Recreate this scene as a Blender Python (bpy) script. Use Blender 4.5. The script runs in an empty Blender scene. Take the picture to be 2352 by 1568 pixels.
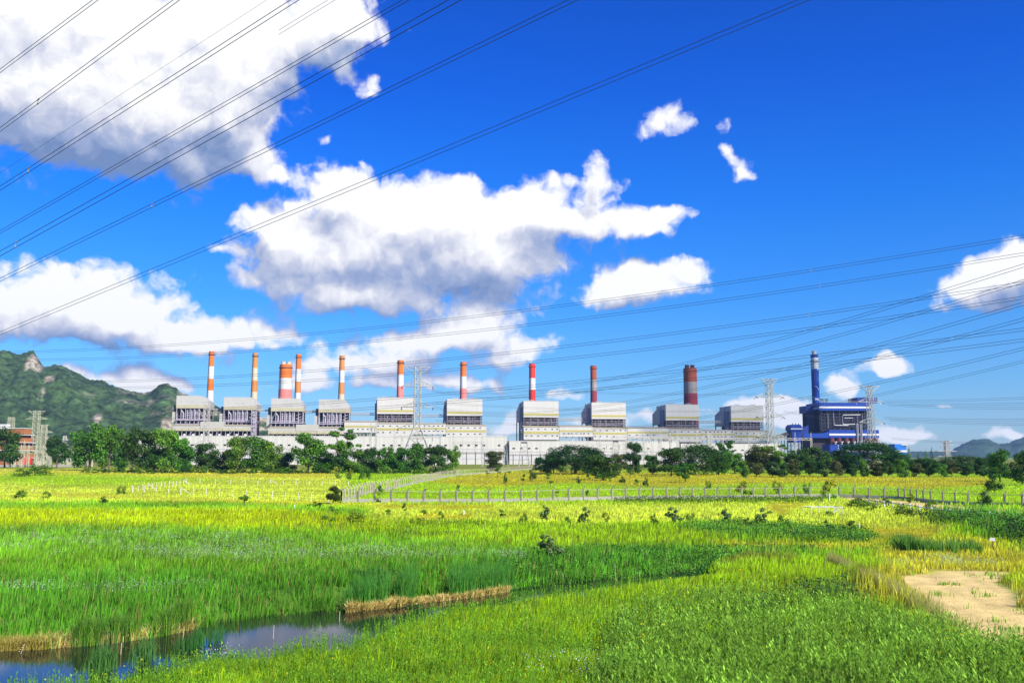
import bpy, math, random
import numpy as np
from mathutils import Vector, Matrix

# ------------------------------------------------------------------ camera
S = bpy.context.scene
F, CX, CY, HOR, CAMH = 2200.0, 1176.0, 784.0, 1048.0, 7.6     # measured in a 2352x1568 frame
PITCH = math.atan((HOR - CY) / F)
cam_d = bpy.data.cameras.new('camera'); cam = bpy.data.objects.new('camera', cam_d)
S.collection.objects.link(cam); S.camera = cam
cam.location = (0, 0, CAMH); cam.rotation_euler = (math.pi/2 + PITCH, 0, 0)
cam_d.sensor_width = 36; cam_d.lens = 36*F/2352
cam_d.clip_start = 0.5; cam_d.clip_end = 60000

SUN_EL, SUN_AZ = math.radians(36), math.radians(138)   # azimuth clockwise from +Y
SUN_DIR = Vector((math.sin(SUN_AZ)*math.cos(SUN_EL), math.cos(SUN_AZ)*math.cos(SUN_EL), math.sin(SUN_EL)))
S.view_settings.view_transform = 'Standard'; S.view_settings.look = 'None'
S.view_settings.exposure = 0.75; S.view_settings.gamma = 1
S.cycles.max_bounces = 5; S.cycles.diffuse_bounces = 2; S.cycles.glossy_bounces = 2; S.cycles.transmission_bounces = 3; S.cycles.transparent_max_bounces = 4
S.cycles.caustics_reflective = False; S.cycles.caustics_refractive = False

sd = bpy.data.lights.new('sun', 'SUN'); so = bpy.data.objects.new('sun', sd)
S.collection.objects.link(so)
sd.energy = 4.6; sd.angle = math.radians(0.5); sd.color = (1.0, 0.94, 0.84)
so.rotation_euler = SUN_DIR.to_track_quat('Z', 'Y').to_euler(); so.location = (0, 0, 400)

def pdir(x, y):
    a = (x - CX)/F; b = (CY - y)/F
    return np.array([a, math.cos(PITCH) - b*math.sin(PITCH), math.sin(PITCH) + b*math.cos(PITCH)])
def P(x, y, D):
    d = pdir(x, y); d = d*(D/d[1]); return np.array([d[0], d[1], d[2] + CAMH])
def G(x, y, z=0.0):
    d = pdir(x, y); t = (z - CAMH)/d[2]; return np.array([d[0]*t, d[1]*t, z])
def azel(x, y):
    d = pdir(x, y); d = d/np.linalg.norm(d); return math.atan2(d[0], d[1]), math.asin(d[2])
def proj(X, Y, Z):     # world -> frame coordinates, arrays
    c, s = math.cos(PITCH), math.sin(PITCH)
    dz = Z - CAMH; fw = Y*c + dz*s; up = -Y*s + dz*c
    return CX + F*X/fw, CY - F*up/fw

# ------------------------------------------------------------------ sky
W = bpy.data.worlds.new('World'); S.world = W; W.use_nodes = True
nt = W.node_tree; nt.nodes.clear()
def nd(t, kind, **kw):
    n = t.nodes.new(kind)
    for k, v in kw.items(): setattr(n, k, v)
    return n
def math_n(t, op, a, b=None, c=None, clamp=False):
    n = nd(t, 'ShaderNodeMath', operation=op, use_clamp=clamp)
    for i, v in enumerate((a, b, c)):
        if v is None: continue
        if isinstance(v, (int, float)): n.inputs[i].default_value = v
        else: t.links.new(v, n.inputs[i])
    return n.outputs[0]
def vmath(t, op, a, b=None, c=None):
    n = nd(t, 'ShaderNodeVectorMath', operation=op)
    for i, v in enumerate((a, b, c)):
        if v is None: continue
        if isinstance(v, (tuple, list)): n.inputs[i].default_value = v
        else: t.links.new(v, n.inputs[i])
    return n.outputs['Value'] if op in ('DOT_PRODUCT', 'LENGTH') else n.outputs[0]

CLOUDS = [  # x, y, rx, ry, weight   (bearing and height of every cumulus lobe)
 (60,90,330,190,1.2),(300,150,260,180,1.2),(130,260,260,90,1.1),(420,290,150,90,1.0),(520,130,110,135,1.1),(530,280,45,80,.8),(460,372,85,24,.85),(560,200,60,80,.8),
 (680,40,160,75,1.1),(810,45,95,58,1.1),(640,140,70,50,.8),(740,110,70,40,.7),(635,402,45,22,.85),(592,345,25,30,.6),(790,165,20,28,.75),(848,192,34,24,.75),(845,225,18,14,.5),(750,322,22,10,.7),
 (770,440,75,55,1.15),(880,490,130,75,1.2),(1010,475,110,65,1.1),(1130,520,130,80,1.15),(960,590,250,85,1.2),(780,590,150,70,1.0),(1150,610,150,50,.95),
 (600,495,58,30,.95),(640,545,75,45,.95),(760,680,120,40,.9),(930,690,190,38,.85),(640,630,60,40,.6),(680,470,30,14,.5),
 (1240,475,80,55,1.0),(1340,500,110,50,1.05),(1450,520,80,38,.95),(1500,505,45,30,.8),(1372,375,22,38,.9),(1365,425,35,20,.7),(1275,410,35,14,.6),(1590,490,30,24,.7),(1550,480,40,14,.5),(1060,420,40,22,.6),
 (60,680,160,60,1.1),(200,680,120,60,1.1),(110,755,220,38,1.0),(290,735,70,42,1.0),(400,760,70,38,.9),(390,693,36,28,.85),(480,800,110,38,.85),(560,750,75,30,.85),(660,770,90,34,.8),(350,800,80,14,.5),(520,570,45,14,.5),(550,640,25,14,.5),
 (1110,735,90,36,1.0),(1030,765,110,24,.9),(900,790,110,28,.95),(1060,795,110,28,1.0),(1210,800,75,32,1.05),(800,832,110,26,.95),(950,840,110,20,.9),(1130,838,60,16,.8),(1010,880,110,22,.9),(1120,885,70,20,.85),(740,878,80,20,.8),(860,880,60,16,.75),(1290,905,60,14,.7),(600,880,40,24,.6),(1290,770,30,14,.4),
 (195,852,48,20,.9),(235,882,46,18,1.0),(312,862,46,28,1.2),(360,882,60,24,1.1),(150,850,26,12,.6),(420,880,30,18,.6),(700,870,40,24,.7),
 (1400,665,48,35,.95),(1450,640,60,42,1.05),(1520,630,80,38,.95),(1600,620,60,34,.8),(1450,690,95,22,.75),(1560,668,80,14,.55),
 (1500,290,46,24,.95),(1535,262,44,30,.95),(1572,285,26,24,.8),(1478,315,18,16,.6),(1660,292,24,16,.8),(1665,340,16,18,.6),(1695,375,34,28,.85),(1712,400,20,14,.6),(1672,360,16,18,.6),(1731,300,10,10,.5),(1848,327,22,6,.35),
 (560,640,110,70,.30),(1240,700,140,60,.32),(1420,420,120,60,.28),(330,640,120,40,.28),
 (2290,630,85,45,1.1),(2352,590,60,42,1.1),(2215,665,55,30,.9),(2205,705,60,16,.8),(2208,640,26,26,.6),(2400,660,80,50,.9),(2285,712,18,8,.4),
 (2010,832,34,18,.95),(2045,820,28,22,1.0),(2075,846,34,18,.9),(2025,856,60,12,.7),
 (1925,880,28,20,1.0),(1950,905,30,22,.8),(1735,920,50,20,1.0),(1800,930,60,20,.95),(1700,945,60,26,.8),(1780,965,90,22,.8),(1600,950,60,16,.6),(1850,950,50,20,.7),
 (1190,945,28,22,.9),(1170,975,40,18,.7),(1400,960,90,20,.7),(1490,955,50,18,.8),(1330,975,60,16,.5),
 (2020,980,40,16,.9),(2070,995,50,16,.9),(2120,1010,50,12,.7),(2030,1010,60,16,.8),(2176,934,24,7,.7),(2290,1003,34,13,.9),(2335,998,20,10,.7),(1150,995,40,16,.8),(2350,940,20,8,.5),
]
def cloud_cell(blobs):
    """shades the sky for one patch of directions; only the lobes that reach it are summed"""
    g = bpy.data.node_groups.new('cloud_cell', 'ShaderNodeTree')
    g.interface.new_socket('UV', in_out='INPUT', socket_type='NodeSocketVector')
    g.interface.new_socket('Sky', in_out='INPUT', socket_type='NodeSocketColor')
    g.interface.new_socket('Shader', in_out='OUTPUT', socket_type='NodeSocketShader')
    gi = nd(g, 'NodeGroupInput'); go = nd(g, 'NodeGroupOutput')
    def smooth(uw):
        acc = None
        for (x, y, rx, ry, wt) in blobs:
            a, e = azel(x, y); sx, sy = F/rx*.92, F/ry*.92
            v = vmath(g, 'MULTIPLY_ADD', uw, (sx, sy, 0), (-a*sx, -e*sy, 0)); d = vmath(g, 'DOT_PRODUCT', v, v)
            p = math_n(g, 'POWER', 0.33, d)
            acc = math_n(g, 'MULTIPLY', p, wt) if acc is None else math_n(g, 'MULTIPLY_ADD', p, wt, acc)
        return math_n(g, 'POWER', acc, 0.72)
    w1 = nd(g, 'ShaderNodeTexNoise', noise_dimensions='2D'); w1.inputs['Scale'].default_value = 34; w1.inputs['Detail'].default_value = 3
    g.links.new(gi.outputs[0], w1.inputs['Vector'])
    uw = vmath(g, 'ADD', gi.outputs[0], vmath(g, 'MULTIPLY_ADD', w1.outputs['Color'], (.022, .016, 0), (-.011, -.008, 0)))
    def rough(uw):
        n1 = nd(g, 'ShaderNodeTexNoise', noise_dimensions='2D'); n1.inputs['Scale'].default_value = 26; n1.inputs['Detail'].default_value = 9; n1.inputs['Roughness'].default_value = .62
        v1 = nd(g, 'ShaderNodeTexVoronoi', voronoi_dimensions='2D', feature='SMOOTH_F1'); v1.inputs['Scale'].default_value = 38; v1.inputs['Smoothness'].default_value = .35
        v1.inputs['Detail'].default_value = 2; v1.inputs['Roughness'].default_value = .5
        g.links.new(uw, n1.inputs['Vector']); g.links.new(uw, v1.inputs['Vector'])
        return math_n(g, 'ADD', math_n(g, 'MULTIPLY_ADD', n1.outputs['Fac'], 1.3, -.65), math_n(g, 'MULTIPLY_ADD', v1.outputs['Distance'], -.40, .17))
    a0 = smooth(uw); r0 = rough(uw); gate = math_n(g, 'MULTIPLY', a0, 2.2, clamp=True); r0 = math_n(g, 'MULTIPLY', r0, gate)
    den = math_n(g, 'ADD', a0, r0)
    al = nd(g, 'ShaderNodeMapRange', interpolation_type='SMOOTHSTEP'); g.links.new(den, al.inputs[0]); al.inputs[1].default_value = .44; al.inputs[2].default_value = .98
    # second look a little nearer the sun: where it is thicker there, this spot is in shade
    a2 = smooth(vmath(g, 'ADD', uw, (.007, .030, 0)))
    r1 = math_n(g, 'MULTIPLY', rough(vmath(g, 'ADD', uw, (.003, .015, 0))), gate)
    lit = math_n(g, 'MULTIPLY_ADD', math_n(g, 'SUBTRACT', r0, r1), .36, .70)
    lit = math_n(g, 'MULTIPLY_ADD', math_n(g, 'SUBTRACT', a0, a2), .84, lit)
    lit = math_n(g, 'MULTIPLY_ADD', r0, .13, lit, clamp=True)
    cr = nd(g, 'ShaderNodeValToRGB'); g.links.new(lit, cr.inputs[0]); els = cr.color_ramp.elements
    els[0].position = .10; els[0].color = (.11, .17, .32, 1); els[1].position = .92; els[1].color = (.64, .64, .64, 1)
    for p_, c_ in ((.38, (.22, .27, .41, 1)), (.55, (.33, .36, .46, 1)), (.70, (.47, .48, .54, 1))): e = els.new(p_); e.color = c_
    mx = nd(g, 'ShaderNodeMix', data_type='RGBA'); g.links.new(al.outputs[0], mx.inputs['Factor'])
    g.links.new(gi.outputs[1], mx.inputs['A']); g.links.new(cr.outputs[0], mx.inputs['B'])
    bg = nd(g, 'ShaderNodeBackground'); g.links.new(mx.outputs['Result'], bg.inputs[0]); g.links.new(bg.outputs[0], go.inputs[0]); return g
tcn = nd(nt, 'ShaderNodeTexCoord'); sp = nd(nt, 'ShaderNodeSeparateXYZ')
nt.links.new(tcn.outputs['Generated'], sp.inputs[0])
az = math_n(nt, 'ARCTAN2', sp.outputs[0], sp.outputs[1]); el = math_n(nt, 'ARCSINE', sp.outputs[2])
cmb = nd(nt, 'ShaderNodeCombineXYZ'); nt.links.new(az, cmb.inputs[0]); nt.links.new(el, cmb.inputs[1])
sky = nd(nt, 'ShaderNodeTexSky', sky_type='NISHITA', sun_disc=False, sun_elevation=SUN_EL, sun_rotation=SUN_AZ)
sky.altitude = 300; sky.air_density = 1.1; sky.dust_density = .35; sky.ozone_density = 2.2
# deep polarised blue overhead, pale blue at the horizon
ecr = nd(nt, 'ShaderNodeValToRGB'); nt.links.new(el, ecr.inputs[0])
e0 = ecr.color_ramp.elements
e0[0].position = 0.0; e0[0].color = (.50, .72, 1.0, 1)
e0[1].position = .55; e0[1].color = (.005, .26, 1.10, 1)
for p_, c_ in ((.07, (.27, .60, 1.05, 1)), (.16, (.11, .52, 1.15, 1)), (.26, (.035, .46, 1.28, 1)), (.38, (.006, .34, 1.28, 1))):
    e = e0.new(p_); e.color = c_
skt = vmath(nt, 'MULTIPLY', vmath(nt, 'MULTIPLY', sky.outputs[0], (.088, .088, .088)), ecr.outputs[0])
# binary choice of patch: Cycles then skips the nodes of all the others
def plain():
    b = nd(nt, 'ShaderNodeBackground'); nt.links.new(skt, b.inputs[0]); return b.outputs[0]
def choose(test, a, b):       # test 1 -> b
    m = nd(nt, 'ShaderNodeMixShader'); nt.links.new(test, m.inputs[0]); nt.links.new(a, m.inputs[1]); nt.links.new(b, m.inputs[2]); return m.outputs[0]
BL = [(azel(x, y), F/rx*.92, F/ry*.92, (x, y, rx, ry, w)) for x, y, rx, ry, w in CLOUDS]
def cell(a0, a1, e0_, e1_):
    r = [q[3] for q in BL if q[0][0]+2.7/q[1]+.012 > a0 and q[0][0]-2.7/q[1]-.012 < a1 and q[0][1]+2.7/q[2]+.01 > e0_ and q[0][1]-2.7/q[2]-.055 < e1_]
    if not r: return plain()
    n = nd(nt, 'ShaderNodeGroup'); n.node_tree = cloud_cell(r); nt.links.new(cmb.outputs[0], n.inputs[0]); nt.links.new(skt, n.inputs[1]); return n.outputs[0]
cols = [-.80, -.36, -.22, -.10, .02, .14, .26, .38, .52]; rows = [-.05, .06, .11, .17, .24, .34, .62]
def rowtree(i0, i1, a0, a1):
    if i1-i0 == 1: return cell(a0, a1, rows[i0], rows[i1])
    k = (i0+i1)//2; return choose(math_n(nt, 'GREATER_THAN', el, rows[k]), rowtree(i0, k, a0, a1), rowtree(k, i1, a0, a1))
def coltree(i0, i1):
    if i1-i0 == 1: return rowtree(0, len(rows)-1, cols[i0], cols[i1])
    k = (i0+i1)//2; return choose(math_n(nt, 'GREATER_THAN', az, cols[k]), coltree(i0, k), coltree(k, i1))
inside = math_n(nt, 'LESS_THAN', math_n(nt, 'ABSOLUTE', math_n(nt, 'SUBTRACT', az, -.14)), .66)
inside = math_n(nt, 'MULTIPLY', inside, math_n(nt, 'LESS_THAN', math_n(nt, 'ABSOLUTE', math_n(nt, 'SUBTRACT', el, .285)), .335))
wo = nd(nt, 'ShaderNodeOutputWorld'); nt.links.new(choose(inside, plain(), coltree(0, len(cols)-1)), wo.inputs[0])
W.cycles.sampling_method = 'NONE'

# ------------------------------------------------------------------ air
def haze():
    me = bpy.data.meshes.new('haze'); x0, x1, y0, y1, z0, z1 = -6000, 6500, -400, 9200, -6, 420
    me.from_pydata([(x0,y0,z0),(x1,y0,z0),(x1,y1,z0),(x0,y1,z0),(x0,y0,z1),(x1,y0,z1),(x1,y1,z1),(x0,y1,z1)], [], [(0,3,2,1),(4,5,6,7),(0,1,5,4),(1,2,6,5),(2,3,7,6),(3,0,4,7)])
    m = bpy.data.materials.new('air'); m.use_nodes = True; t = m.node_tree; t.nodes.clear()
    v = nd(t, 'ShaderNodeVolumePrincipled'); v.inputs['Color'].default_value = (.38, .60, 1.0, 1); v.inputs['Density'].default_value = HAZE; v.inputs['Anisotropy'].default_value = .1
    o = nd(t, 'ShaderNodeOutputMaterial'); t.links.new(v.outputs[0], o.inputs['Volume'])
    me.materials.append(m); ob = bpy.data.objects.new('haze', me); S.collection.objects.link(ob); ob['kind'] = 'stuff'
HAZE = 5e-5
haze()

# ------------------------------------------------------------------ materials
MATS = {}
def mat(name, col, rough=.8, var=.12, scale=1.0, metal=0, attr=False, trans=0.0, streak=0.0, bump=0.0, orand=0.0, spec=.3):
    if name in MATS: return MATS[name]
    m = bpy.data.materials.new(name); m.use_nodes = True; t = m.node_tree; t.nodes.clear()
    out = nd(t, 'ShaderNodeOutputMaterial'); b = nd(t, 'ShaderNodeBsdfPrincipled')
    b.inputs['Roughness'].default_value = rough; b.inputs['Metallic'].default_value = metal
    b.inputs['Specular IOR Level'].default_value = spec
    tc = nd(t, 'ShaderNodeTexCoord')
    base = nd(t, 'ShaderNodeRGB'); base.outputs[0].default_value = (*col, 1); c = base.outputs[0]
    if attr:
        a = nd(t, 'ShaderNodeVertexColor', layer_name='Col'); c = vmath(t, 'MULTIPLY', c, a.outputs[0])
    if orand:
        oi = nd(t, 'ShaderNodeObjectInfo')
        hs = nd(t, 'ShaderNodeHueSaturation'); t.links.new(c, hs.inputs['Color'])
        t.links.new(math_n(t, 'MULTIPLY_ADD', oi.outputs['Random'], -.05*orand, .5+.025*orand), hs.inputs['Hue'])
        t.links.new(math_n(t, 'MULTIPLY_ADD', oi.outputs['Random'], .5*orand, 1-.25*orand), hs.inputs['Value'])
        c = hs.outputs[0]
    if var:
        n = nd(t, 'ShaderNodeTexNoise'); n.inputs['Scale'].default_value = scale; n.inputs['Detail'].default_value = 5
        mp = nd(t, 'ShaderNodeMapping'); t.links.new(tc.outputs['Object'], mp.inputs[0])
        if streak: mp.inputs['Scale'].default_value = (1, 1, streak)
        t.links.new(mp.outputs[0], n.inputs['Vector'])
        f = math_n(t, 'MULTIPLY_ADD', n.outputs['Fac'], 2*var, 1-var)
        c = vmath(t, 'SCALE', c); sc = c.node; t.links.new(f, sc.inputs['Scale'])
    t.links.new(c, b.inputs['Base Color'])
    if name == 'wooded_hillside':
        for sc_, am in ((.035, 1.5), (.11, 1.3)):
            n3 = nd(t, 'ShaderNodeTexNoise'); n3.inputs['Scale'].default_value = sc_; n3.inputs['Detail'].default_value = 4; t.links.new(tc.outputs['Object'], n3.inputs['Vector'])
            f = math_n(t, 'MAXIMUM', math_n(t, 'MULTIPLY_ADD', n3.outputs['Fac'], am*2, 1-am), .25); c2 = vmath(t, 'SCALE', c); t.links.new(f, c2.node.inputs['Scale']); c = c2
        t.links.new(c, b.inputs['Base Color'])
    if bump:
        n2 = nd(t, 'ShaderNodeTexNoise'); n2.inputs['Scale'].default_value = scale*3; n2.inputs['Detail'].default_value = 6
        t.links.new(tc.outputs['Object'], n2.inputs['Vector'])
        bp = nd(t, 'ShaderNodeBump'); bp.inputs['Strength'].default_value = bump; t.links.new(n2.outputs['Fac'], bp.inputs['Height'])
        t.links.new(bp.outputs[0], b.inputs['Normal'])
    if trans:
        tr = nd(t, 'ShaderNodeBsdfTranslucent'); t.links.new(c, tr.inputs[0])
        ms = nd(t, 'ShaderNodeMixShader'); ms.inputs[0].default_value = trans
        t.links.new(b.outputs[0], ms.inputs[1]); t.links.new(tr.outputs[0], ms.inputs[2]); t.links.new(ms.outputs[0], out.inputs[0])
    else: t.links.new(b.outputs[0], out.inputs[0])
    MATS[name] = m; return m
def corrugated(name, col, pitch=1.2, depth=.25, var=.08, axis=0):
    """painted profiled sheet: ribs in the bump and a little grime streaking"""
    m = mat(name, col, rough=.6, var=var+.08, scale=.35, streak=.12); t = m.node_tree
    b = [n for n in t.nodes if n.type == 'BSDF_PRINCIPLED'][0]
    tc = nd(t, 'ShaderNodeTexCoord'); wv = nd(t, 'ShaderNodeTexWave', bands_direction='XYZ'[axis]); wv.inputs['Scale'].default_value = 1/pitch*.3
    t.links.new(tc.outputs['Object'], wv.inputs['Vector'])
    bp = nd(t, 'ShaderNodeBump'); bp.inputs['Strength'].default_value = depth; bp.inputs['Distance'].default_value = .3
    t.links.new(wv.outputs['Fac'], bp.inputs['Height']); t.links.new(bp.outputs[0], b.inputs['Normal'])
    return m

WHITE = corrugated('white_cladding', (.52, .50, .45))
GREYC = corrugated('grey_cladding', (.44, .425, .38), var=.14)
BEIGE = mat('beige_cladding', (.42, .38, .24), var=.18, scale=.15)
PALE = mat('pale_concrete', (.42, .40, .34), var=.16, scale=.12, streak=.3)
YBAND = mat('yellow_green_band', (.42, .37, .11), var=.08, scale=.2)
ROOFB = mat('buff_roof', (.38, .33, .22), var=.12, scale=.2)
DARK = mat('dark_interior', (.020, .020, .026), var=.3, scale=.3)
DARKW = mat('window_dark', (.03, .03, .035), rough=.3, var=0)
STEEL = mat('weathered_steel', (.42, .38, .43), var=.3, scale=.4)
STEELD = mat('dark_steel', (.10, .085, .085), var=.3, scale=.4)
GALV = mat('galvanised_steel', (.46, .44, .40), rough=.5, var=.15, scale=2)
GALVY = mat('weathered_galvanised_steel', (.42, .42, .28), rough=.6, var=.15, scale=2)
ORANGE = mat('orange_paint', (.70, .155, .012), rough=.6, var=.26, scale=.25, streak=.2)
ORANGE2 = mat('faded_orange_paint', (.56, .21, .045), rough=.6, var=.28, scale=.25, streak=.2)
REDP = mat('red_paint', (.68, .035, .02), rough=.6, var=.15, scale=.3, streak=.2)
PINK = mat('faded_red_paint', (.70, .20, .17), rough=.7, var=.25, scale=.3, streak=.15)
MAROON_SHADED = mat('shaded_maroon_paint', (.26, .028, .04), rough=.7, var=.25, scale=.3, streak=.2)  # lower band colour darkened to stand for cloud shade
RED_SHADED = mat('shaded_red_paint', (.34, .065, .02), rough=.7, var=.25, scale=.3, streak=.2)  # top band colour with the cloud shade put in
WPAINT = mat('white_paint', (.60, .59, .56), rough=.6, var=.06, scale=.25, streak=.2)
CPAINT = mat('cream_paint', (.54, .46, .31), rough=.7, var=.12, scale=.25, streak=.2)
WHITE_SHADED = mat('shaded_white_paint', (.30, .26, .23), rough=.7, var=.2, scale=.3, streak=.2)  # white band greyed in its colour, in place of cloud shade
BLUE = mat('blue_cladding', (.005, .042, .28), rough=.45, var=.12, scale=.2)
BLUED = mat('dark_blue_cladding', (.008, .03, .20), rough=.5, var=.12, scale=.2)
BLUEL = mat('sky_blue_cladding', (.01, .15, .52), rough=.5, var=.1, scale=.2)
PIPE = mat('silver_pipe_lagging', (.30, .30, .31), rough=.35, var=.1, scale=1, metal=.2)
CONC = mat('fence_concrete', (.34, .32, .27), var=.22, scale=1.5, bump=.2)
CONCB = mat('pinkish_fence_concrete', (.46, .37, .29), var=.22, scale=1.5)
WOODW = mat('whitewashed_post', (.62, .60, .52), var=.15, scale=4)
WIREM = mat('cable_aluminium', (.035, .04, .05), rough=.5, var=0)
SPACER = mat('spacer_metal', (.30, .27, .2), rough=.5, var=0)
INSUL = mat('brown_insulator', (.06, .05, .05), rough=.3, var=0)
BARK = mat('bark', (.12, .09, .06), var=.3, scale=3)
REDTANK = mat('rust_red_equipment', (.12, .03, .025), var=.3, scale=.5)
TERRA = mat('orange_wall', (.36, .13, .04), var=.12, scale=.5)

# ------------------------------------------------------------------ mesh helpers
def link(name, me, parent=None, mats=()):
    o = bpy.data.objects.new(name, me); S.collection.objects.link(o)
    if parent is not None: o.parent = parent
    for m in mats: me.materials.append(m)
    return o
class MB:
    def __init__(s): s.v = []; s.f = []; s.m = []
    def add(s, vs, fs, mi=0):
        n = len(s.v); s.v += [tuple(float(c) for c in p) for p in vs]
        s.f += [tuple(i+n for i in f) for f in fs]; s.m += [mi]*len(fs)
    def box(s, x0, x1, y0, y1, z0, z1, mi=0):
        vs = [(x0,y0,z0),(x1,y0,z0),(x1,y1,z0),(x0,y1,z0),(x0,y0,z1),(x1,y0,z1),(x1,y1,z1),(x0,y1,z1)]
        s.add(vs, [(0,3,2,1),(4,5,6,7),(0,1,5,4),(1,2,6,5),(2,3,7,6),(3,0,4,7)], mi)
    def prism(s, poly, y0, y1, mi=0, axis='y'):
        """polygon in x,z extruded along y (or in y,z extruded along x)"""
        n = len(poly)
        if axis == 'y': vs = [(a, y0, b) for a, b in poly] + [(a, y1, b) for a, b in poly]
        else: vs = [(y0, a, b) for a, b in poly] + [(y1, a, b) for a, b in poly]
        s.add(vs, [tuple(range(n)), tuple(range(2*n-1, n-1, -1))] + [(i, i+n, (i+1) % n+n, (i+1) % n) for i in range(n)], mi)
    def tube(s, p, q, r, r2=None, n=5, mi=0):
        p = Vector(p); q = Vector(q); d = q-p
        if d.length < 1e-6: return
        r2 = r if r2 is None else r2
        z = d.normalized(); x = z.orthogonal().normalized(); y = z.cross(x)
        vs = []
        for c, rr in ((p, r), (q, r2)):
            for k in range(n):
                a = 2*math.pi*k/n + math.pi/4; vs.append(c + x*(rr*math.cos(a)) + y*(rr*math.sin(a)))
        s.add(vs, [(k, (k+1) % n, (k+1) % n+n, k+n) for k in range(n)] + [tuple(range(n-1, -1, -1)), tuple(range(n, 2*n))], mi)
    def path(s, pts, r, n=4, mi=0):
        pts = [Vector(p) for p in pts]; vs = []; N = len(pts)
        for i, c in enumerate(pts):
            d = (pts[min(i+1, N-1)]-pts[max(i-1, 0)]).normalized()
            x = d.cross(Vector((0, 0, 1)));
            x = x.normalized() if x.length > 1e-3 else Vector((1, 0, 0))
            y = d.cross(x)
            rr = r[i] if hasattr(r, '__len__') else r
            for k in range(n):
                a = 2*math.pi*k/n; vs.append(c + x*(rr*math.cos(a)) + y*(rr*math.sin(a)))
        s.add(vs, [(i*n+k, i*n+(k+1) % n, (i+1)*n+(k+1) % n, (i+1)*n+k) for i in range(N-1) for k in range(n)], mi)
    def lathe(s, prof, n=24, c=(0, 0), mis=None, cap=True):
        vs = [(c[0]+r*math.cos(2*math.pi*k/n), c[1]+r*math.sin(2*math.pi*k/n), z) for r, z in prof for k in range(n)]
        b = len(s.v); s.v += vs
        for i in range(len(prof)-1):
            for k in range(n):
                s.f.append((b+i*n+k, b+i*n+(k+1) % n, b+(i+1)*n+(k+1) % n, b+(i+1)*n+k)); s.m.append(mis[i] if mis else 0)
        if cap:
            s.f.append(tuple(b+(len(prof)-1)*n+k for k in range(n))); s.m.append(mis[-1] if mis else 0)
    def build(s, name, mats, parent=None, smooth=False):
        me = bpy.data.meshes.new(name); me.from_pydata(s.v, [], s.f)
        if not isinstance(mats, (list, tuple)): mats = [mats]
        o = link(name, me, parent, mats)
        me.polygons.foreach_set('material_index', s.m)
        if smooth: me.polygons.foreach_set('use_smooth', [True]*len(s.f))
        me.update(); return o
def tag(o, label, cat=None, group=None, kind=None):
    if label: o['label'] = label
    if cat: o['category'] = cat
    if group: o['group'] = group
    if kind: o['kind'] = kind
    return o
def empty(name, loc, rz=0, **kw):
    o = bpy.data.objects.new(name, None); S.collection.objects.link(o); o.empty_display_size = .5
    o.location = [float(c) for c in loc]; o.rotation_euler = (0, 0, rz); tag(o, **kw); return o
def np_mesh(name, verts, faces, cols, mats, parent=None, kind=None):
    """verts (N,3), faces (M,k), cols (M,3) one colour per face"""
    me = bpy.data.meshes.new(name); N, (M, k) = len(verts), faces.shape
    me.vertices.add(N); me.vertices.foreach_set('co', np.asarray(verts, np.float32).ravel())
    me.loops.add(M*k); me.loops.foreach_set('vertex_index', faces.astype(np.int32).ravel())
    me.polygons.add(M); me.polygons.foreach_set('loop_start', np.arange(0, M*k, k, dtype=np.int32))
    if cols is not None:
        ca = me.color_attributes.new('Col', 'FLOAT_COLOR', 'CORNER')
        c4 = np.ones((M, k, 4), np.float32); c4[:, :, :3] = np.asarray(cols, np.float32)[:, None, :]
        ca.data.foreach_set('color', c4.ravel())
    me.update(calc_edges=True)
    o = link(name, me, parent, mats)
    if kind: o['kind'] = kind
    return o
def vnoise(X, Y, sc, seed=0, octv=4, rough=.5):
    """value noise on arrays, 0..1"""
    X = np.asarray(X, float)/sc; Y = np.asarray(Y, float)/sc; tot = 0; amp = 1; nrm = 0
    def h(i, j, s):
        n = (i.astype(np.int64)*374761393 + j.astype(np.int64)*668265263 + s*1442695041) & 0x7fffffff
        n = ((n ^ (n >> 13))*1274126177) & 0x7fffffff; return ((n ^ (n >> 16)) & 0xffff)/65535.
    for o in range(octv):
        i = np.floor(X); j = np.floor(Y); u = X-i; v = Y-j; u = u*u*(3-2*u); v = v*v*(3-2*v); s = seed*7+o
        a = h(i, j, s)*(1-u)+h(i+1, j, s)*u; b = h(i, j+1, s)*(1-u)+h(i+1, j+1, s)*u
        tot = tot+amp*(a*(1-v)+b*v); nrm += amp; amp *= rough; X = X*2.03+11.3; Y = Y*2.03+5.7
    return tot/nrm
def sdist(px, py, poly):
    """signed distance to polygon, negative inside"""
    poly = np.asarray(poly, float); d = np.full(px.shape, 1e18); ins = np.zeros(px.shape, bool); n = len(poly)
    for i in range(n):
        ax, ay = poly[i]; bx, by = poly[(i+1) % n]; ex, ey = bx-ax, by-ay
        t = np.clip(((px-ax)*ex+(py-ay)*ey)/(ex*ex+ey*ey+1e-12), 0, 1)
        d = np.minimum(d, (px-ax-t*ex)**2+(py-ay-t*ey)**2)
        if ey != 0:
            c = ((ay > py) != (by > py)) & (px < ex*(py-ay)/ey+ax); ins ^= c
    return np.where(ins, -1, 1)*np.sqrt(d)
def sstep(a, b, x): t = np.clip((x-a)/(b-a), 0, 1); return t*t*(3-2*t)

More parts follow.
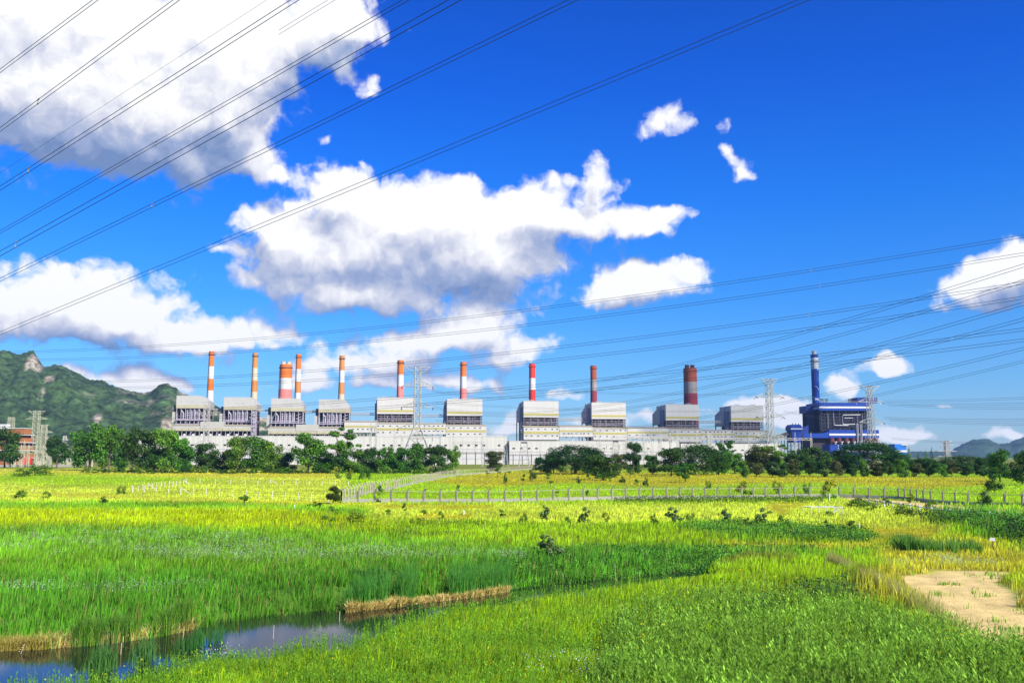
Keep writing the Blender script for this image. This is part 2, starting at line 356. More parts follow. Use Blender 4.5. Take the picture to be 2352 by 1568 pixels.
# ------------------------------------------------------------------ terrain
WL = -0.85
far_px = [(-260,1520),(-120,1503),(0,1493),(60,1491),(115,1490),(200,1482),(288,1472),(360,1463),(430,1447),(485,1440),(542,1426),(600,1420),(657,1414),(730,1409),(796,1403),(890,1394),(940,1388),(982,1381),(1035,1375),(1087,1369),(1175,1355),(1283,1340),(1360,1333),(1425,1329),(1520,1318),(1600,1309)]
near_px = [(1600,1317),(1425,1333),(1296,1352),(1181,1367),(1097,1385),(978,1392),(877,1414),(809,1430),(760,1462),(655,1456),(626,1484),(582,1500),(520,1492),(440,1502),(330,1530),(250,1548),(120,1580),(0,1600),(-200,1640)]
water_poly = [tuple(G(x, y, WL)[:2]) for x, y in far_px] + [tuple(G(x, y, .12 if x < 640 else (.42 if x < 950 else .18))[:2]) for x, y in near_px]
water_far = np.array([G(x, y, WL)[:2] for x, y in far_px])
def hgt(X, Y):
    X = np.asarray(X, float); Y = np.asarray(Y, float)
    z = (vnoise(X, Y, 9, 3, 3)-.5)*.28 + (vnoise(X, Y, 45, 5, 2)-.5)*.5*sstep(60, 120, Y)
    z = z*sstep(20, 40, Y)*(1-sstep(500, 700, Y))
    near = (Y < 150)
    if near.any():
        d = np.full(X.shape, 99.); d[near] = sdist(X[near], Y[near], water_poly)
        # far bank is a long slope, the near bank short
        yf = np.interp(X, water_far[:, 0], water_far[:, 1]); farside = (Y > yf-.5)
        w = np.where(farside, 5.0, 1.8)
        k = sstep(-.3, 1, d/w)
        z = np.where(d < 12, (-1.35)*(1-k)+z*k, z)
    return z
# cover zones: polygon in frame coordinates at ground level, colour, feather (px), grass height m
YEL, ORG, BRT, MID, LUSH, VIV, PAL, SAND, OLV = ((.62,.60,.035),(.50,.48,.014),(.36,.57,.010),(.21,.47,.020),(.13,.38,.022),(.46,.60,.006),(.58,.68,.05),(.70,.53,.20),(.26,.31,.03))
ZONES = [
 ([(-900,1060),(3300,1060),(3300,1700),(-900,1700)], BRT, 5, .55),
 ([(-900,1049),(3300,1049),(3300,1078),(-900,1078)], OLV, 4, .3),
 ([(-900,1074),(760,1078),(800,1100),(780,1158),(-900,1150)], PAL, 4, .4),
 ([(-900,1074),(760,1080),(760,1098),(-900,1090)], YEL, 6, .4),
 ([(20,1086),(300,1092),(520,1104),(180,1118),(-50,1106)], BRT, 8, .45),
 ([(60,1128),(280,1140),(600,1150),(1000,1160),(1180,1166),(1180,1169),(760,1162),(430,1150),(60,1135)], YEL, 3, .15),
 ([(-900,1152),(500,1158),(820,1172),(900,1186),(-900,1180)], MID, 7, .6),
 ([(-900,1170),(620,1172),(800,1196),(860,1215),(500,1222),(-900,1218)], VIV, 10, .6),
 ([(820,1150),(1000,1100),(1100,1082),(2280,1078),(2352,1120),(2352,1160),(1900,1142),(1300,1154)], BRT, 4, .35),
 ([(990,1106),(1100,1085),(1240,1079),(1560,1086),(1900,1092),(2270,1096),(2280,1114),(2100,1122),(1900,1108),(1500,1117),(1300,1108),(1100,1118)], ORG, 4, .4),
 ([(860,1158),(1500,1160),(2000,1150),(2200,1190),(2180,1235),(1900,1215),(1300,1205),(850,1198)], PAL, 8, .4),
 ([(870,1162),(1130,1162),(1130,1172),(880,1172)], ORG, 4, .2),
 ([(960,1182),(1080,1180),(1080,1196),(960,1198)], YEL, 5, .25),
 ([(1760,1158),(1860,1156),(1825,1168),(1800,1176),(1830,1190),(1790,1186),(1760,1172)], ORG, 4, .1),
 ([(1930,1205),(2030,1210),(2140,1212),(2170,1230),(2100,1250),(2010,1253),(1960,1250),(2010,1232),(1985,1218)], ORG, 6, .1),
 ([(1640,1248),(1760,1252),(2000,1252),(2040,1258),(1900,1272),(1700,1268)], YEL, 6, .25),
 ([(1560,1215),(1700,1206),(1900,1212),(2010,1235),(1990,1249),(1790,1248),(1600,1236)], MID, 8, .6),
 ([(-900,1214),(450,1218),(900,1240),(1230,1262),(1250,1290),(1000,1310),(600,1330),(-900,1340)], MID, 14, .7),
 ([(-900,1330),(600,1320),(1000,1300),(1260,1270),(1420,1258),(1640,1262),(1780,1264),(1700,1284),(1560,1305),(1300,1345),(900,1400),(500,1450),(-900,1500)], LUSH, 16, .6),
 ([(1640,1262),(1900,1268),(2040,1258),(2150,1262),(2250,1262),(2050,1280),(1850,1279),(1640,1286)], MID, 8, .55),
 ([(1700,1274),(1830,1276),(1800,1290),(1640,1296)], OLV, 5, .5),
 ([(2180,1165),(2500,1182),(2500,1270),(2352,1262),(2230,1228),(2140,1200)], LUSH, 9, 1.0),
 ([(2000,1268),(2220,1238),(2330,1262),(2420,1290),(2400,1330),(2060,1322)], YEL, 14, .4),
 ([(1950,1330),(2100,1330),(2150,1440),(2080,1430),(1990,1370)], OLV, 14, .8),
 ([(2060,1312),(2000,1340),(1960,1372),(2090,1430),(2130,1400),(2080,1360)], YEL, 12, .8),
 ([(2330,1345),(2500,1340),(2500,1460),(2352,1440),(2310,1390)], YEL, 8, .7),
]
SANDP = [(2058,1330),(2090,1320),(2160,1315),(2240,1316),(2318,1319),(2335,1330),(2322,1342),(2308,1352),(2318,1372),(2345,1398),(2420,1420),(2460,1475),(2300,1500),(2225,1472),(2150,1450),(2128,1420),(2118,1385),(2095,1352)]
ROADP = [(1925,1146),(2060,1158),(2200,1175),(2420,1198),(2900,1260),(2900,1240),(2420,1183),(2230,1166),(2080,1151),(1960,1144)]
YS = 3.0   # frame-space feathers are stretched by the grazing view
def zone_cols(X, Y):
    px, py = proj(X, Y, np.zeros_like(X)); jx = (vnoise(X, Y, 6, 11, 3)-.5); jy = (vnoise(X, Y, 4, 12, 3)-.5)
    k = np.clip((py-HOR)/110, .15, 2.2); px = px+jx*40*k; py = py+jy*14*k
    c = np.tile(np.array(BRT), (len(X), 1)); gh = np.full(len(X), .4)
    for poly, col, fe, g in ZONES:
        a = 1-sstep(-fe, fe, sdist(px, py*YS, [(x, y*YS) for x, y in poly])/YS*1.0)
        c = c*(1-a[:, None])+np.array(col)*a[:, None]; gh = gh*(1-a)+g*a
    s = 1-sstep(-4, 7, sdist(px+jx*25, py*YS+jy*20, [(x, y*YS) for x, y in SANDP])/YS)
    px2, py2 = proj(X, Y, np.zeros_like(X))
    r = 1-sstep(-1.5, 2, sdist(px2, py2*YS, [(x, y*YS) for x, y in ROADP])/YS)
    s2 = np.maximum(s, r*.999)
    rut = np.exp(-((((X-.16*Y+.6*np.sin(Y*.25)) % 2.6)-1.3)/.22)**2); sv = (.72+.5*vnoise(X, Y, .9, 91, 4, .6)-.16*rut)[:, None]; c = c*(1-s2[:, None])+np.array(SAND)*sv*s2[:, None]
    gh = gh*(1-s2)
    return c, gh, s2
def make_ground():
    ys = [HOR+.25, HOR+.8, HOR+1.6, HOR+2.6, HOR+4]+list(np.arange(HOR+5.5, 1180, 1.6))+list(np.arange(1180, 1300, 2.6))+list(np.arange(1300, 1700, 4.0))+[1760, 1900, 2300, 3400]
    xs = list(np.linspace(-3500, -600, 12))+list(np.arange(-560, 2960, 8.5))+list(np.linspace(3000, 6000, 12))
    py, px = np.meshgrid(ys, xs, indexing='ij')
    Yd = CAMH*F/(py-HOR)/math.cos(PITCH)*1.0
    # real ground distance of that row (level ground)
    rows = np.array([G(CX, y)[1] for y in ys]); Yd = np.repeat(rows[:, None], len(xs), 1); Xd = (px-CX)/F*Yd
    X = Xd.ravel(); Y = Yd.ravel(); Z = hgt(X, Y)
    R, C = py.shape; idx = np.arange(R*C).reshape(R, C)
    f = np.stack([idx[1:, :-1], idx[1:, 1:], idx[:-1, 1:], idx[:-1, :-1]], -1).reshape(-1, 4)
    me = bpy.data.meshes.new('ground'); v = np.stack([X, Y, Z], 1)
    c, gh, s = zone_cols(X, Y)
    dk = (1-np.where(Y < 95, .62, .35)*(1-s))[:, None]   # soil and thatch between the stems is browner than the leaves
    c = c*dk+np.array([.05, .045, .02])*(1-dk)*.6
    N, M = len(v), len(f)
    me.vertices.add(N); me.vertices.foreach_set('co', v.astype(np.float32).ravel())
    me.loops.add(M*4); me.loops.foreach_set('vertex_index', f.astype(np.int32).ravel())
    me.polygons.add(M); me.polygons.foreach_set('loop_start', np.arange(0, M*4, 4, dtype=np.int32))
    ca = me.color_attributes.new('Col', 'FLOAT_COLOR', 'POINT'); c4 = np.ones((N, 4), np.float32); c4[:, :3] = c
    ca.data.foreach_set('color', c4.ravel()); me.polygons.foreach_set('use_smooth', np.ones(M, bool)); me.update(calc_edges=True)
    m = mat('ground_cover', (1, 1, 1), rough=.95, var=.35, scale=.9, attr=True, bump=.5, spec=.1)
    o = link('ground', me, None, [m]); tag(o, None, kind='structure'); return o
make_ground()

# water
def make_water():
    m = bpy.data.materials.new('stream_water'); m.use_nodes = True; t = m.node_tree
    b = t.nodes['Principled BSDF']; b.inputs['Base Color'].default_value = (.012, .016, .012, 1); b.inputs['Roughness'].default_value = .06
    b.inputs['IOR'].default_value = 1.33; b.inputs['Specular IOR Level'].default_value = .5
    tc = nd(t, 'ShaderNodeTexCoord'); n = nd(t, 'ShaderNodeTexNoise'); n.inputs['Scale'].default_value = 1.3; n.inputs['Detail'].default_value = 4
    t.links.new(tc.outputs['Object'], n.inputs['Vector']); bp = nd(t, 'ShaderNodeBump'); bp.inputs['Strength'].default_value = .06
    t.links.new(n.outputs['Fac'], bp.inputs['Height']); t.links.new(bp.outputs[0], b.inputs['Normal'])
    mb = MB(); mb.add([(-40, 22, WL), (26, 22, WL), (26, 90, WL), (-40, 90, WL)], [(0, 1, 2, 3)])
    o = mb.build('water', m); tag(o, None, kind='structure')
make_water()

# ------------------------------------------------------------------ hills
def hill(name, sil, D0, D1, Dp, xs, col_fn, mt, rows=70, seed=1, rock=None):
    sx = [p[0] for p in sil]; sy = [p[1] for p in sil]
    v = []; cols = []; C = len(xs)
    T = np.linspace(0, 1, rows); Ds = D0+(D1-D0)*T
    prof = np.where(Ds < Dp, sstep(0, 1, (Ds-D0)/(Dp-D0))*.9+.1*(Ds-D0)/(Dp-D0), 1-sstep(0, 1, (Ds-Dp)/(D1-Dp)))
    px = np.repeat(np.array(xs)[None, :], rows, 0); DD = np.repeat(Ds[:, None], C, 1)
    top = np.interp(px, sx, sy); Hh = (HOR-top)/F*Dp/math.cos(PITCH)*.995+CAMH
    Hh = np.maximum(Hh, 0); X = (px-CX)/F*DD
    n1 = vnoise(X, DD*1.0, 260, seed, 5, .55); n2 = vnoise(X, DD, 42, seed+3, 4, .6)
    pr = prof[:, None]
    Z = Hh*pr + (n1-.5)*Hh*.7*np.clip(4*pr*(1-pr), 0, 1) + (n2-.5)*34*np.clip(pr*3, 0, 1)*np.clip(Hh/60, 0, 1)
    X, Y, Z = X.ravel(), DD.ravel(), Z.ravel()-2
    R = rows; idx = np.arange(R*C).reshape(R, C)
    f = np.stack([idx[:-1, :-1], idx[:-1, 1:], idx[1:, 1:], idx[1:, :-1]], -1).reshape(-1, 4)
    me = bpy.data.meshes.new(name); N, M = R*C, len(f)
    me.vertices.add(N); me.vertices.foreach_set('co', np.stack([X, Y, Z], 1).astype(np.float32).ravel())
    me.loops.add(M*4); me.loops.foreach_set('vertex_index', f.astype(np.int32).ravel())
    me.polygons.add(M); me.polygons.foreach_set('loop_start', np.arange(0, M*4, 4, dtype=np.int32))
    c = col_fn(X, Y, Z, px.ravel(), top.ravel(), pr.repeat(C, 1).ravel())
    ca = me.color_attributes.new('Col', 'FLOAT_COLOR', 'POINT'); c4 = np.ones((N, 4), np.float32); c4[:, :3] = c
    ca.data.foreach_set('color', c4.ravel()); me.polygons.foreach_set('use_smooth', np.ones(M, bool)); me.update(calc_edges=True)
    o = link(name, me, None, [mt]); tag(o, None, kind='structure'); return o
HILLM = mat('wooded_hillside', (1, 1, 1), rough=.95, var=.45, scale=.05, attr=True, bump=1.0, spec=.05)
def colL(X, Y, Z, px, top, pr):
    n = vnoise(X, Y+Z*2, 55, 31, 5, .6); n2 = vnoise(X, Y+Z*2.2, 170, 41, 4, .55); n3 = vnoise(X, Z*3+Y*.3, 30, 51, 3)
    g = np.array([.020, .040, .018])*(1-n[:, None])+np.array([.060, .11, .028])*n[:, None]
    r = sstep(.57, .66, n2)*sstep(.35, .6, n3)*.35
    _, py = proj(X, Y, Z)
    for cx, cy, rx, ry in ((72, 828, 14, 18), (85, 845, 12, 10), (58, 838, 7, 14), (430, 950, 18, 14), (425, 900, 18, 9), (600, 960, 34, 14), (225, 958, 14, 12), (228, 972, 12, 8), (385, 975, 16, 22), (95, 905, 12, 8), (110, 870, 14, 8), (610, 985, 40, 6)):
        r = np.maximum(r, 1-sstep(.5, 1.3, np.hypot((px-cx)/(rx*.8), (py-cy)/(ry*.8))+(n3-.5)*1.1))
    return g*(1-r[:, None])+np.array([.33, .28, .20])*r[:, None]
silL = [(-700,900),(-400,850),(-150,800),(-60,808),(0,814),(30,818),(62,814),(70,812),(84,832),(98,849),(112,846),(132,844),(150,852),(180,864),(230,882),(270,898),(330,910),(345,900),(362,884),(378,881),(395,888),(412,901),(440,915),(480,930),(530,945),(585,955),(610,962),(640,972),(700,985),(780,984),(860,985),(960,1000),(1020,1012),(1080,1040),(1150,1047),(1500,1047)]
hill('hills', silL, 1700, 3600, 2700, list(np.arange(-700, 1160, 3.6)), colL, HILLM, rows=150, seed=4)
def colR(X, Y, Z, px, top, pr):
    n = vnoise(X, Y+Z, 140, 61, 4); return np.array([.02, .05, .03])*(1-n[:, None])+np.array([.05, .09, .03])*n[:, None]
silR = [(1900,1046),(2040,1041),(2100,1037),(2180,1036),(2192,1028),(2206,1020),(2228,1011),(2245,1009),(2262,1008),(2278,1014),(2290,1020),(2312,1018),(2330,1009),(2350,1004),(2400,998),(2500,985),(2700,1000),(2900,1040)]
hill('hills', silR, 5200, 8200, 6600, list(np.arange(1880, 2900, 6)), colR, HILLM, rows=50, seed=9)

# ------------------------------------------------------------------ power station row
PSI = math.radians(7.0); EX = np.array([math.cos(PSI), math.sin(PSI), 0]); EN = np.array([-math.sin(PSI), math.cos(PSI), 0])
class Plane:
    """vertical plane of the row; lp() gives distance along it and height for a frame position"""
    def __init__(s, Y0): s.P0 = np.array([0, Y0, 0.])
    def lp(s, x, y):
        d = pdir(x, y); C = np.array([0, 0, CAMH]); t = EN.dot(s.P0-C)/EN.dot(d); p = C+d*t
        return (p-s.P0).dot(EX), p[2]
    def org(s, sx): return s.P0+EX*sx
def z2(x, y): return 367.5+x/5.12, 784+y/5.12
def z3(x, y): return 704.4+x/4.8, 784+y/4.8
def z4(x, y): return 1133.1+x/4.8, 808.5+y/4.8
def z5(x, y): return 1470+x/5.334, 808.5+y/5.334
def z6(x, y): return 1745.6+x/4.923, 784+y/4.923
BP = Plane(1100)
def lattice(mb, x0, x1, z0, z1, nx, nz, y, t, rng, diag=.3):
    xs = [x0+(x1-x0)*i/nx for i in range(nx+1)]; zs = [z0+(z1-z0)*i/nz for i in range(nz+1)]
    for x in xs: mb.box(x-t, x+t, y-t, y+t, z0, z1)
    for z in zs: mb.box(x0-t, x1+t, y-t*1.3, y+t*1.3, z-t, z+t)
    for i in range(nx):
        for j in range(nz):
            if rng.random() < diag:
                a, b = ((xs[i], y, zs[j]), (xs[i+1], y, zs[j+1])) if rng.random() < .5 else ((xs[i+1], y, zs[j]), (xs[i], y, zs[j+1]))
                mb.tube(a, b, t*.7, n=4)
def boiler_old(i, conv, tl, tr, ch, br, cb, fb, label):
    """tl top-left, tr top-right before the chamfer, ch chamfer foot, br right edge bottom; cb cladding bottom, fb frame bottom (frame y)"""
    x0, zt = BP.lp(*conv(*tl)); x1, _ = BP.lp(*conv(*tr)); x2, zc = BP.lp(*conv(*ch)); _, zb = BP.lp(*conv(tl[0], cb)); _, zf = BP.lp(*conv(tl[0], fb))
    rt = empty('boiler_house', BP.org(x0), PSI, label=label, cat='boiler house', group='older boiler houses with exposed pipework')
    w1, w2 = x1-x0, x2-x0; rng = random.Random(i); dep = 34
    mb = MB(); mb.prism([(0, zb), (w2, zb), (w2, zc), (w1, zt), (0, zt)], 0, dep)
    for k in range(3):
        cx = w1*(.22+.24*k); mb.box(cx-.9, cx+.9, -.25, .0-.003, zb+(zt-zb)*.52, zb+(zt-zb)*.64)
    mb.build('cladding', GREYC, rt)
    mb = MB(); mb.box(0, w2, -.12, -.003, zb+.3, zb+(zt-zb)*.26); mb.build('lower_band', BEIGE, rt)
    mb = MB(); mb.box(-3.6, -.01, 6, 20, zf+14, zt-10); mb.build('lift_tower', DARK if False else STEELD, rt)
    mb = MB(); mb.box(-4.6, -.4, 3, 18, zf+2, zf+14); mb.build('side_panel', PALE, rt)
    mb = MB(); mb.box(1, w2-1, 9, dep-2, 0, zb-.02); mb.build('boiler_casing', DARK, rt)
    mb = MB()
    lattice(mb, .6, w2-.6, 2, zb, 7, 5, .8, .30, rng, .25); lattice(mb, .6, w2-.6, 2, zb, 6, 7, 6.5, .22, rng, .5)
    for x in (0.8, w2-.8):
        for z in np.linspace(zf, zb-1, 6): mb.box(x-.25, x+.25, .8, dep-3, z-.2, z+.2)
    mb.build('steel_frame', STEEL, rt)
    mb = MB(); hh = zb-zf
    mb.box(w2*.30, w2*.62, 3.5, 7, zf+hh*.22, zb-.5); mb.build('furnace_wall', mat('furnace_casing', (.22, .21, .25), var=.5, scale=.35), rt)
    mb = MB()
    for k in range(5):
        z = zf+hh*(.3+.13*k); mb.box(w2*.30, w2*.62, 2.9, 3.45, z, z+.7)
    for x in (.34, .46, .58, .66, .69, .72): mb.tube((w2*x, 2.3, zf+hh*.15), (w2*x, 2.3, zb-1), .45, n=6)
    mb.tube((w2*.14, 1.9, zb-2), (w2*.22, 1.9, zb-5), .8, n=6); mb.tube((w2*.22, 1.9, zb-5), (w2*.22, 1.9, zf+hh*.3), .8, n=6); mb.tube((w2*.22, 1.9, zf+hh*.3), (w2*.12, 1.9, zf+hh*.2), .8, n=6)
    for k in range(4): mb.tube((w2*.78, 2, zf+hh*(.2+.18*k)), (w2*.93, 2, zf+hh*(.33+.18*k)), .35, n=5)
    mb.build('pipework', STEEL, rt)
    mb = MB(); mb.box(-.4, w2+.2, -.7, dep, zf+hh*.26, zf+hh*.30); mb.box(-.4, w2, -.7, 5, zf+hh*.02, zf+hh*.05); mb.build('walkway', STEEL, rt)
    mb = MB()
    for k in range(9): mb.box(w1*.1*k+1, w1*.1*k+1.15, .1, .25, zt, zt+1.1)
    mb.box(1, w1*.8+1.2, .1, .2, zt+1.0, zt+1.1); mb.build('roof_railing', GALV, rt)
boiler_old(1, z2, (195,636), (480,646), (575,700), (575,790), 784, 975, 'leftmost boiler house, grey box over open pipework, chimney rising at its right edge')
boiler_old(2, z2, (752,655), (1082,657), (1140,735), (1140,815), 803, 995, 'second boiler house from the left, with a stair tower on its right flank')
boiler_old(3, z2, (1308,668), (1635,673), (1690,742), (1690,825), 820, 1010, 'boiler house standing in front of the fat twin-flue orange and white chimney')
boiler_old(4, z2, (1868,682), (2175,688), (2235,762), (2235,838), 835, 1022, 'fourth boiler house from the left, last grey one before the white striped row')

def boiler_new(i, conv, x_side, tl, tr, cb, fb, label, grey=False):
    x0, zt = BP.lp(*conv(*tl)); x1, _ = BP.lp(*conv(*tr)); _, zb = BP.lp(*conv(tl[0], cb)); _, zf = BP.lp(*conv(tl[0], fb))
    w = x1-x0; dep = 40; rng = random.Random(50+i); hh = zb-zf
    rt = empty('boiler_house', BP.org(x0), PSI, label=label, cat='boiler house', group='newer boiler houses with a yellow-green stripe')
    # main clad box, its rear leaning out in a lower annexe on the left
    mb = MB(); mb.box(0, w, 0, dep, zb, zt); mb.build('cladding', WHITE, rt)
    mb = MB(); mb.box(.02, w-.02, -.14, -.003, zb+(zt-zb)*.12, zb+(zt-zb)*.245); mb.build('stripe', YBAND, rt)
    # annexe: slanted roof, seen from its shaded left side
    zs = zt-(zt-zb)*(.50)
    mb = MB(); mb.prism([(dep*.55, zb-4), (dep*1.35, zb-4), (dep*1.35, zs), (dep*.55, zt-.6)], -1.5, w*.9, axis='x'); mb.build('rear_annexe', WHITE, rt)
    mb = MB(); mb.box(-2.6, -.01, 7, 17, 0, zs+3); mb.build('stair_tower', mat('slate_cladding', (.22, .24, .30), var=.1, scale=.2), rt)
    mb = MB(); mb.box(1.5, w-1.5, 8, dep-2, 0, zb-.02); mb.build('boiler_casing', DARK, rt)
    mb = MB(); lattice(mb, .5, w-.5, zf-1, zb, 5, 4, .8, .28, rng, .15); lattice(mb, .5, w-.5, zf-1, zb, 8, 3, 5, .2, rng, .6)
    lattice(mb, -1.5, -1.0, 5, zb-4, 1, 5, dep*.7, .3, rng, .6); lattice(mb, -1.5, -1.0, 5, zb-4, 1, 5, dep*1.3, .3, rng, .6)
    for x in (.6, w-.6):
        for z in np.linspace(zf, zb-1, 4): mb.box(x-.2, x+.2, 1, dep, z-.2, z+.2)
    mb.build('steel_frame', mat('brown_steel', (.20, .17, .17), var=.3, scale=.5), rt)
    mb = MB()
    for k in range(7):
        x = w*rng.uniform(.08, .92); mb.tube((x, 3, zf), (x+rng.uniform(-1.5, 1.5), 3, zb), .35, n=5)
    mb.tube((2, 2.5, zf+hh*.35), (w-2, 2.5, zf+hh*.35), .5, n=6); mb.tube((3, 2.5, zf+hh*.2), (w-6, 2.5, zf+hh*.25), .4, n=6)
    mb.build('pipework', STEEL, rt)
    for x in (.17, .66):
        for k in range(3):
            c = (w*x+k*2.3, 4); mb = MB(); mb.lathe([(.55, zt), (.55, zt+1.2), (.75, zt+1.3), (.75, zt+1.9)], n=8, c=c); mb.build('roof_vent', GALV, rt)
    mb = MB(); mb.box(-.15, w+.15, -.15, .15, zt, zt+.35); mb.build('parapet', WHITE, rt)
boiler_new(5, z3, 748, (778,617), (1182,622), 797, 880, 'white boiler house with a yellow-green stripe directly behind the large lattice pylon')
boiler_new(6, z3, 1512, (1547,635), (1938,648), 817, 905, 'white striped boiler house at the right end of the left-hand block')
boiler_new(7, z4, 290, (333,540), (720,547), 718, 803, 'white striped boiler house below the bright red and white chimney')
boiler_new(8, z4, 1027, (1083,556), (1460,563), 735, 820, 'white striped boiler house below the thin rust and grey chimney')
boiler_new(9, z5, 218, (314,642), (720,652), 835, 930, 'grey-looking boiler house in front of the fat twin-flue brown chimney')
boiler_new(10, z5, 993, (1112,655), (1508,662), 853, 945, 'rightmost striped boiler house, with no chimney of its own, just left of a pylon')

# bunker blocks / galleries
GP = Plane(1086)
def gallery(conv, xl, xr, yt, yb, label, rows=(), lowrows=(), style='new', roof=24, ghost=0, zshift=0, grp='cladded mill bays in front of the boiler houses'):
    x0, zt = GP.lp(*conv(xl, yt)); x1, _ = GP.lp(*conv(xr, yt)); _, zb = GP.lp(*conv(xl, yb)); w = x1-x0; h = zt-zb
    rt = empty('mill_bay', GP.org(x0), PSI, label=label, cat='industrial block', group=grp)
    if style == 'new':
        dep = 13
        mb = MB(); mb.box(0, w, 0, dep, zb, zt-h*.13); mb.build('wall', WHITE, rt)
        mb = MB(); mb.prism([(-.4, zt-h*.13), (dep, zt-h*.13), (dep, zt)], -.02, w+.02, axis='x'); mb.build('roof', ROOFB, rt)
        mb = MB(); mb.box(.05, w-.05, -.14, -.003, zb+h*.42, zb+h*.57); mb.build('stripe', YBAND, rt)
        for fz, xs in ((.73, rows), (.28, lowrows)):
            for x in xs:
                xx, _ = GP.lp(*conv(x, yt)); xx -= x0
                mb = MB(); mb.box(xx-.95, xx+.95, -.18, -.002, zb+h*fz-.55, zb+h*fz+.45); mb.build('window', DARKW, rt)
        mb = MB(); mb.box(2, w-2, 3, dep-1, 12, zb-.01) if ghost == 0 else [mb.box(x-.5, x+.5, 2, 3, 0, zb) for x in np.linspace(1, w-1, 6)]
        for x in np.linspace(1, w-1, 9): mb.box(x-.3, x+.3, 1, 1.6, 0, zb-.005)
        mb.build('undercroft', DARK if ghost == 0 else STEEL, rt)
    return rt
gallery(z3, 415, 768, 868, 1003, 'cream striped block between the fourth grey boiler house and the striped row', rows=(), lowrows=(515,568,622,675,715), ghost=1)
gallery(z3, 768, 1165, 885, 1046, 'striped mill block under the boiler house behind the large pylon', rows=(788,845,923,1000,1078,1130), lowrows=(788,845,923,1000,1078))
gallery(z3, 1165, 1535, 893, 1022, 'raised striped link block with sky showing beneath it, right of the large pylon', rows=(1250,1300,1350,1402,1450,1498), lowrows=(1250,1300,1350,1402,1450,1498), ghost=1)
gallery(z3, 1538, 1980, 908, 1062, 'striped mill block at the right end of the left-hand plant block', rows=(1566,1622,1700,1778,1855,1912), lowrows=(1566,1622,1700,1778,1855,1912))
gallery(z4, 335, 724, 805, 965, 'striped mill block at the left end of the right-hand plant block', rows=(364,421,496,573,650,705), lowrows=(364,421,496,573,650,705))
gallery(z4, 727, 1098, 803, 932, 'raised link block with a slanted dark duct and sky beneath it', rows=(), lowrows=(778,829,863,915,965,1000,1048), ghost=1)
gallery(z4, 1102, 1475, 822, 968, 'striped mill block below the boiler house with the thin rust and grey chimney', rows=(1122,1180,1253,1328,1403,1457), lowrows=(1122,1180,1253,1328))
gallery(z4, 1478, 1925, 820, 948, 'long striped link block behind the tall lattice mast', rows=(), lowrows=(1500,1580,1700,1770), ghost=1)
gallery(z5, 345, 755, 925, 1100, 'striped mill block below the grey-looking boiler house with the fat brown chimney', rows=(368,430,510,592,672,733), lowrows=(368,430,510,592,672,733))
gallery(z5, 757, 1156, 943, 1068, 'striped link block just left of the last mill block, open beneath', rows=(806,860,910,955,1000,1046,1127), lowrows=(806,860,910,955,1000,1046,1127), ghost=1)
gallery(z5, 1158, 1610, 950, 1108, 'rightmost striped mill block, ending behind the white pylon', rows=(1178,1238,1316,1394,1475), lowrows=(1178,1238,1316,1394,1475))

def oldbay(xl, xr, yt, yb, cx0, cx1, cyt, label, ye):
    x0, zt = GP.lp(*z2(xl, yt)); x1, _ = GP.lp(*z2(xr, yt)); _, zb = GP.lp(*z2(xl, yb)); w = x1-x0
    a, zc = GP.lp(*z2(cx0, cyt)); b, _ = GP.lp(*z2(cx1, cyt)); a -= x0; b -= x0
    _, ze = GP.lp(*z2(xl, ye))
    rt = empty('mill_bay', GP.org(x0), PSI, label=label, cat='industrial block', group='beige mill bays of the older units')
    mb = MB(); mb.box(0, w, 0, 12, zb, zt); mb.build('wall', PALE, rt)
    mb = MB(); mb.prism([(-.5, zt), (12, zt), (12, zt+1.6)], -.02, w+.02, axis='x'); mb.build('roof', ROOFB, rt)
    mb = MB(); mb.box(a, b, -.6, 11, zb+(zt-zb)*.45, zc); mb.build('raised_wall', PALE, rt)
    mb = MB(); mb.box(-.05, w+.05, -.75, -.61, zb+(zt-zb)*.05, zb+(zt-zb)*.42); mb.build('lower_band', BEIGE, rt)
    mb = MB()
    for k in range(int(w/7)):
        x = 3+k*7.1; mb.box(x-.7, x+.7, -.9, -.76, zb+1, zb+2.6)
    mb.build('ventilation_panels', mat('panel_olive', (.36, .34, .2), var=.1), rt)
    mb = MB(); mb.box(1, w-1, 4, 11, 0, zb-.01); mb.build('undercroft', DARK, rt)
    mb = MB()
    for k in range(int(w/4.6)+1): mb.box(.5+k*4.6-.25, .5+k*4.6+.25, .3, .8, 0, zb-.01)
    for k in range(int(w/14)): mb.tube((3+14*k, .6, ze), (7+14*k, .6, zb), .25, n=4)
    mb.build('steel_frame', STEEL, rt)
    for k in range(int(w/9)):
        mb = MB(); c = (3+k*9.2, 2.2); mb.lathe([(1.9, ze-6), (1.9, ze+.6), (1.3, ze+1.4), (.1, ze+1.7)], n=12, c=c); mb.build('tank', mat('tank_paint', (.5, .47, .42), var=.15, scale=.5), rt, smooth=True)
oldbay(150, 1066, 985, 1052, 476, 752, 942, 'long beige mill bay across the two leftmost boiler houses, with small tanks along its foot', 1100)
oldbay(1275, 2165, 1010, 1090, 1600, 1862, 975, 'beige mill bay across the third and fourth boiler houses', 1120)

